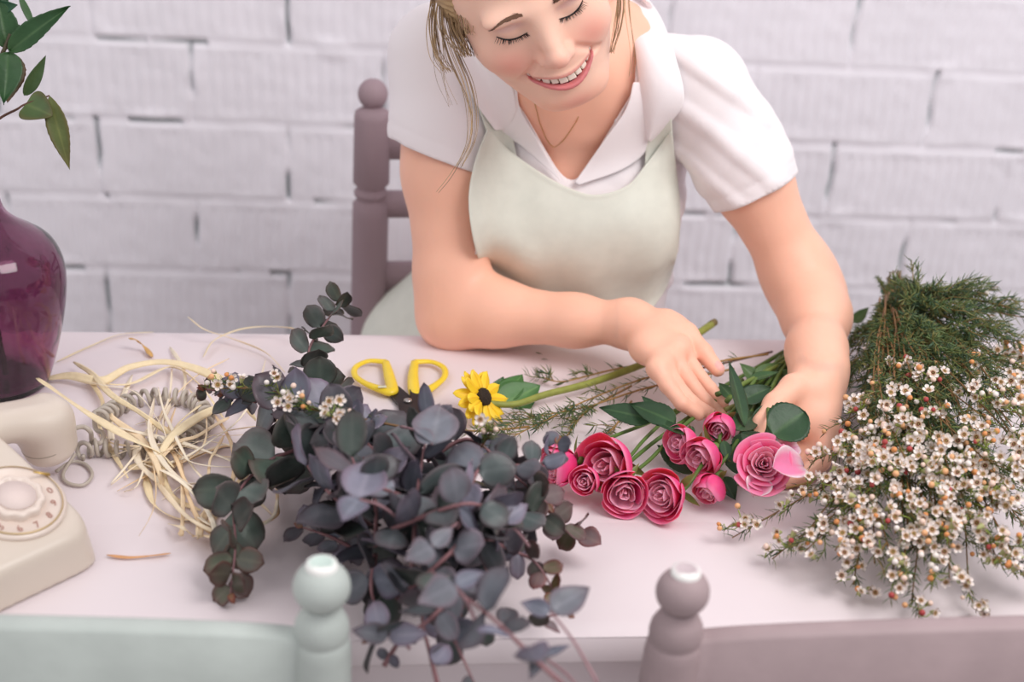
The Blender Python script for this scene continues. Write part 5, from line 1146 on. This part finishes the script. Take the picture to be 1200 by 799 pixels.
# ------------------------------------------------------------------ roses
m_rose = mat('rose_petal', (224, 60, 110), .55, attr='Col', var=.07, scale=80, bump=.2, bscale=200, sss=.3)
def rose(px, py, h, rpx, axis, label, openn=.5, hue=0.0, n=20, center=1, stem=None, leaves=(), elong=1.0, sep=True, loose=None):
    c = T(px, py, h); R = rpx * prj(c)[2] / F; ax = nrm(axis); x_ = nrm(np.cross(ax, [.1, .2, 1])); y_ = np.cross(ax, x_); M = np.array([x_, y_, ax])
    e = empty('rose', (c[0], c[1], TZ), label, 'rose', 'pink spray roses'); b = c - ax * R * .62 * elong; mb = MB()
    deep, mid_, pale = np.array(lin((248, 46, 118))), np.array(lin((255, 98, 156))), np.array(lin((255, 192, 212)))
    for i in range(n):
        f = i / (n - 1); a = i * 2.39996 + rnd.gauss(0, .08); Ri = R * (.12 + .84 * f ** 1.15); sp_ = 1.35 - .15 * f; cl = .5 + .30 * (1 - openn) * (.35 + .65 * f); H = R * elong * (1.30 + .22 * f * (1 - openn) - .25 * openn * f + rnd.gauss(0, .03))
        nu, nv = 11, 10; u = np.linspace(-1, 1, nu); v = np.linspace(0, 1, nv); Vv, Uu = np.meshgrid(v, u, indexing='ij')
        prof_ = np.sin(np.clip(Vv ** .85 * cl * math.pi, 0, math.pi)) ** .8
        fl = (openn * f ** 1.5) * .55 * R * np.clip(Vv - .55, 0, 1) ** 1.6 * 3
        tuck = 0
        rad = Ri * prof_ + fl + tuck + R * .025 * np.sin(Uu * 5 + i) * Vv
        if center == 2 and f < .5: rad = rad * (1 + .5 * math.cos(2 * a))
        phi = a + Uu * sp_ * (1 - .18 * Vv); z = H * Vv * (1 - .16 * np.abs(Uu) ** 2.5 * ss(.3, 1, Vv)) - .10 * R * fl / (R + 1e-9)
        z = z - openn * f * R * .25 * np.clip(Vv - .7, 0, 1) * 2
        P_ = np.stack([rad * np.cos(phi), rad * np.sin(phi), z], -1).reshape(-1, 3) @ M + b
        ed = ss(.72, 1, np.maximum(Vv, np.abs(Uu) * .8))[..., None]; q = (.25 + .5 * f)
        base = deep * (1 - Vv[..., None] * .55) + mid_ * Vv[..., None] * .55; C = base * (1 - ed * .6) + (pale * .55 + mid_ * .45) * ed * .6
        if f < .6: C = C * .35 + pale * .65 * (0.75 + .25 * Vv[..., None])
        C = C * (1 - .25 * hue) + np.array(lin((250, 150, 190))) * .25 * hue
        mb.add(P_, grid_faces(nv, nu), C.reshape(-1, 3))
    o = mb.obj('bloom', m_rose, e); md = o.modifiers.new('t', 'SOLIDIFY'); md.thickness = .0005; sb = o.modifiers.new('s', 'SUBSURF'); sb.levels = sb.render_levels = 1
    mb = MB(); V2, F2 = sphere(b - ax * R * .08, R * .26, 12, 6, (1, 1, 1.1), M); mb.add(V2, F2, lin((104, 132, 66)))
    for i in range(5):
        a = i * 1.2566 + .3; d = np.array([math.cos(a), math.sin(a), rnd.uniform(-.4, .9)]) @ M
        V2, F2, C2 = leaf(b + d * R * .1, d, ax * -1 if i % 2 else ax, R * rnd.uniform(.85, 1.15), R * .30, 'lance', cb=(106, 134, 66), ce=(134, 120, 70), curl=rnd.uniform(-.3, .3)); mb.add(V2, F2, C2)
    mb.obj('sepals', m_leaf, e)
    if stem is None: stem = [(px * .4 + 800 * .6, py * .4 + 480 * .6, .03), (850, 450, .035), (920, 412, .03)]
    stemobj([b - ax * R * .1, b - ax * R * .5 + np.array([0, 0, -.002])] + [T(*p) for p in stem], (.0016, .0024), (92, 122, 56), e)
    if loose:
        for (p0, p1, w) in loose:
            a_, b_ = T(*p0), T(*p1); L = np.linalg.norm(b_ - a_); V2, F2, C2 = leaf(a_, b_ - a_, viewup, L, w * 1.45 / F, 'round', cup=.26, curl=.22, wav=.05, cb=(246, 128, 170), ce=(252, 214, 224), nu=8, nv=12)
            o = mk('outer_petal', V2, F2, m_rose, e, col=C2); md = o.modifiers.new('t', 'SOLIDIFY'); md.thickness = .0005
    for l in leaves:
        p0, p1, w = l[:3]; a_, b_ = T(*p0), T(*p1); L = np.linalg.norm(b_ - a_)
        leafobj('leaf', e, a_, b_ - a_, viewup + np.array(l[3] if len(l) > 3 else (0, 0, 0)), L, w * 1.48 / F, l[4] if len(l) > 4 else 'ovate', cup=rnd.uniform(.02, .12), curl=rnd.uniform(0, .15), cb=(44, 74, 46), ce=(40, 68, 42), cm=(76, 106, 66), serr=10, nv=33, wav=.02, fold=.05)
G_ = (50, 84, 46)
rose(660, 543, .030, 27, (-.85, -.45, .0), 'leftmost pink rose, half open, partly behind the eucalyptus twigs', .3, stem=[(712, 515, .03), (760, 495, .02), (830, 462, .01), (915, 415, .02)],
     leaves=(((765, 492, .045), (702, 476, .05), 28), ((772, 484, .05), (752, 462, .06), 12)), elong=1.1)
rose(716, 542, .036, 37, (-.50, -.70, .18), 'largest pink rose, beside the leftmost one', .4, n=14, stem=[(758, 512, .03), (790, 485, .012), (850, 452, .012), (918, 412, .02)], elong=.95,
     leaves=(((792, 496, .05), (738, 470, .06), 30), ((802, 510, .05), (757, 485, .05), 16, (.4, 0, 0), 'lance')))
rose(688, 563, .024, 20, (-.4, -.8, .3), 'small pink rose with pale folded centre below the largest one', .3, n=14, stem=[(715, 560, .012), (770, 515, .02), (850, 460, .03)])
rose(732, 573, .024, 29, (.0, -.9, .1), 'pink rose with a wide double swirl under the largest one', .45, n=20, center=2, stem=[(760, 540, .02), (800, 500, .03), (870, 445, .03)])
rose(783, 577, .027, 31, (-.55, -.62, .15), 'pink rose nearest the front, right of the clustered ones', .5, n=20, stem=[(815, 556, .03), (838, 520, .035), (880, 450, .03)],
     leaves=(((812, 556, .01), (770, 520, .012), 26), ((800, 530, .02), (776, 512, .02), 18)))
rose(804, 520, .036, 25, (-.75, -.45, .25), 'small pink rose behind, left one of the middle pair', .3, n=15, hue=.4, stem=[(835, 505, .03), (870, 470, .03), (915, 418, .03)],
     leaves=(((812, 500, .045), (792, 528, .03), 16), ((828, 520, .03), (845, 510, .04), 14)))
rose(827, 532, .038, 27, (-.55, -.65, -.05), 'pink rose bud opening, right one of the middle pair', .35, n=15, hue=.3, stem=[(845, 508, .045), (868, 470, .045), (915, 425, .03)],
     leaves=(((848, 516, .045), (853, 540, .035), 14, (0, 0, 0), 'lance'), ((872, 500, .05), (858, 420, .09), 24, (.6, 0, 0), 'lance')))
rose(846, 498, .050, 21, (-.35, -.75, -.15), 'small round pink rosebud touching the right fingertips', .2, n=14, stem=[(862, 478, .055), (890, 440, .05), (925, 415, .035)],
     leaves=(((862, 505, .05), (890, 478, .05), 28), ((868, 470, .05), (905, 452, .06), 26), ((880, 500, .04), (906, 470, .06), 18, (.5, 0, 0), 'lance')))
rose(835, 569, .024, 22, (-.45, -.65, -.35), 'pink rosebud lowest on the table, below the middle pair', .15, n=14, stem=[(842, 548, .03), (862, 520, .04), (892, 460, .04), (925, 420, .03)],
     leaves=(((846, 560, .012), (862, 584, .005), 22), ((850, 545, .02), (885, 530, .03), 40), ((862, 530, .03), (884, 506, .05), 26)), elong=1.05)
rose(894, 544, .055, 29, (-.05, -.80, .58), 'wide open pink rose held in the left hand', .85, n=20, hue=.6, stem=[(900, 500, .06), (902, 460, .05), (925, 420, .04)],
     leaves=(((905, 510, .075), (944, 480, .095), 50, (0, 0, .1), 'round'), ((890, 520, .06), (868, 505, .06), 22), ((900, 516, .07), (899, 498, .085), 8, (0, 0, 0), 'lance')), loose=(((905, 548, .066), (950, 540, .060), 40), ((908, 532, .062), (940, 519, .066), 26), ((892, 560, .045), (884, 580, .035), 30)))
# bundle of leafy stems behind the hands
lb = ['leafy green rose stem at the back of the handful, cut end toward the wall', 'leafy green rose stem under the left wrist', 'leafy rose stem lying just above the rosebud by the fingers', 'thin leafy stem between both hands', 'leafy stem with pale olive leaves behind the left thumb']
for k, (p, lv) in enumerate([([(870, 470, .03), (900, 440, .03), (935, 405, .03), (1010, 372, .03)], [((905, 440, .03), (945, 425, .04), 24), ((890, 450, .03), (868, 425, .05), 20), ((960, 395, .03), (1002, 372, .04), 22), ((1000, 378, .03), (1018, 360, .05), 16)]),
      ([(880, 490, .02), (905, 450, .02), (930, 425, .02)], [((890, 480, .02), (925, 445, .03), 30), ((900, 460, .02), (880, 430, .03), 24), ((905, 450, .03), (930, 432, .05), 18)]),
      ([(850, 480, .03), (885, 465, .03), (925, 440, .03)], [((870, 470, .03), (895, 490, .05), 28), ((880, 465, .03), (860, 445, .04), 22), ((868, 478, .03), (880, 508, .05), 26)]),
      ([(852, 470, .05), (868, 452, .05), (890, 440, .05), (930, 418, .04)], [((858, 466, .05), (842, 448, .06), 14), ((880, 446, .05), (912, 434, .06), 18)]),
      ([(840, 462, .045), (870, 450, .045), (900, 435, .04)], [((884, 440, .04), (918, 424, .05), 16), ((870, 470, .03), (898, 462, .04), 26), ((878, 480, .03), (905, 500, .04), 30)])]):
    e = empty('leafy_cutting', T(p[0][0], p[0][1], 0), lb[k], 'cutting', 'leafy rose cuttings'); stemobj([T(*q) for q in p], (.003, .0024), ((110, 132, 62), (84, 110, 54), (150, 146, 86))[k % 3], e)
    for l in lv:
        a_, b_ = T(*l[0]), T(*l[1]); L = np.linalg.norm(b_ - a_); g = ((46, 76, 46), (84, 112, 66), (58, 90, 52))[(k + len(lv)) % 3]
        leafobj('leaf', e, a_, b_ - a_, viewup + rn3(.35), L, l[2] * 1.5 / F, 'ovate', cup=.08, curl=.1, cb=g, ce=g, cm=(96, 124, 80), serr=8, nv=27, fold=.06)
e = empty('brown_twig', T(850, 425, .0), 'bare brown twig lying behind the right fingertips on the table', 'twig'); stemobj([T(790, 438, .02), T(850, 425, .022), T(905, 412, .02)], (.0013, .0013), (120, 84, 66), e)
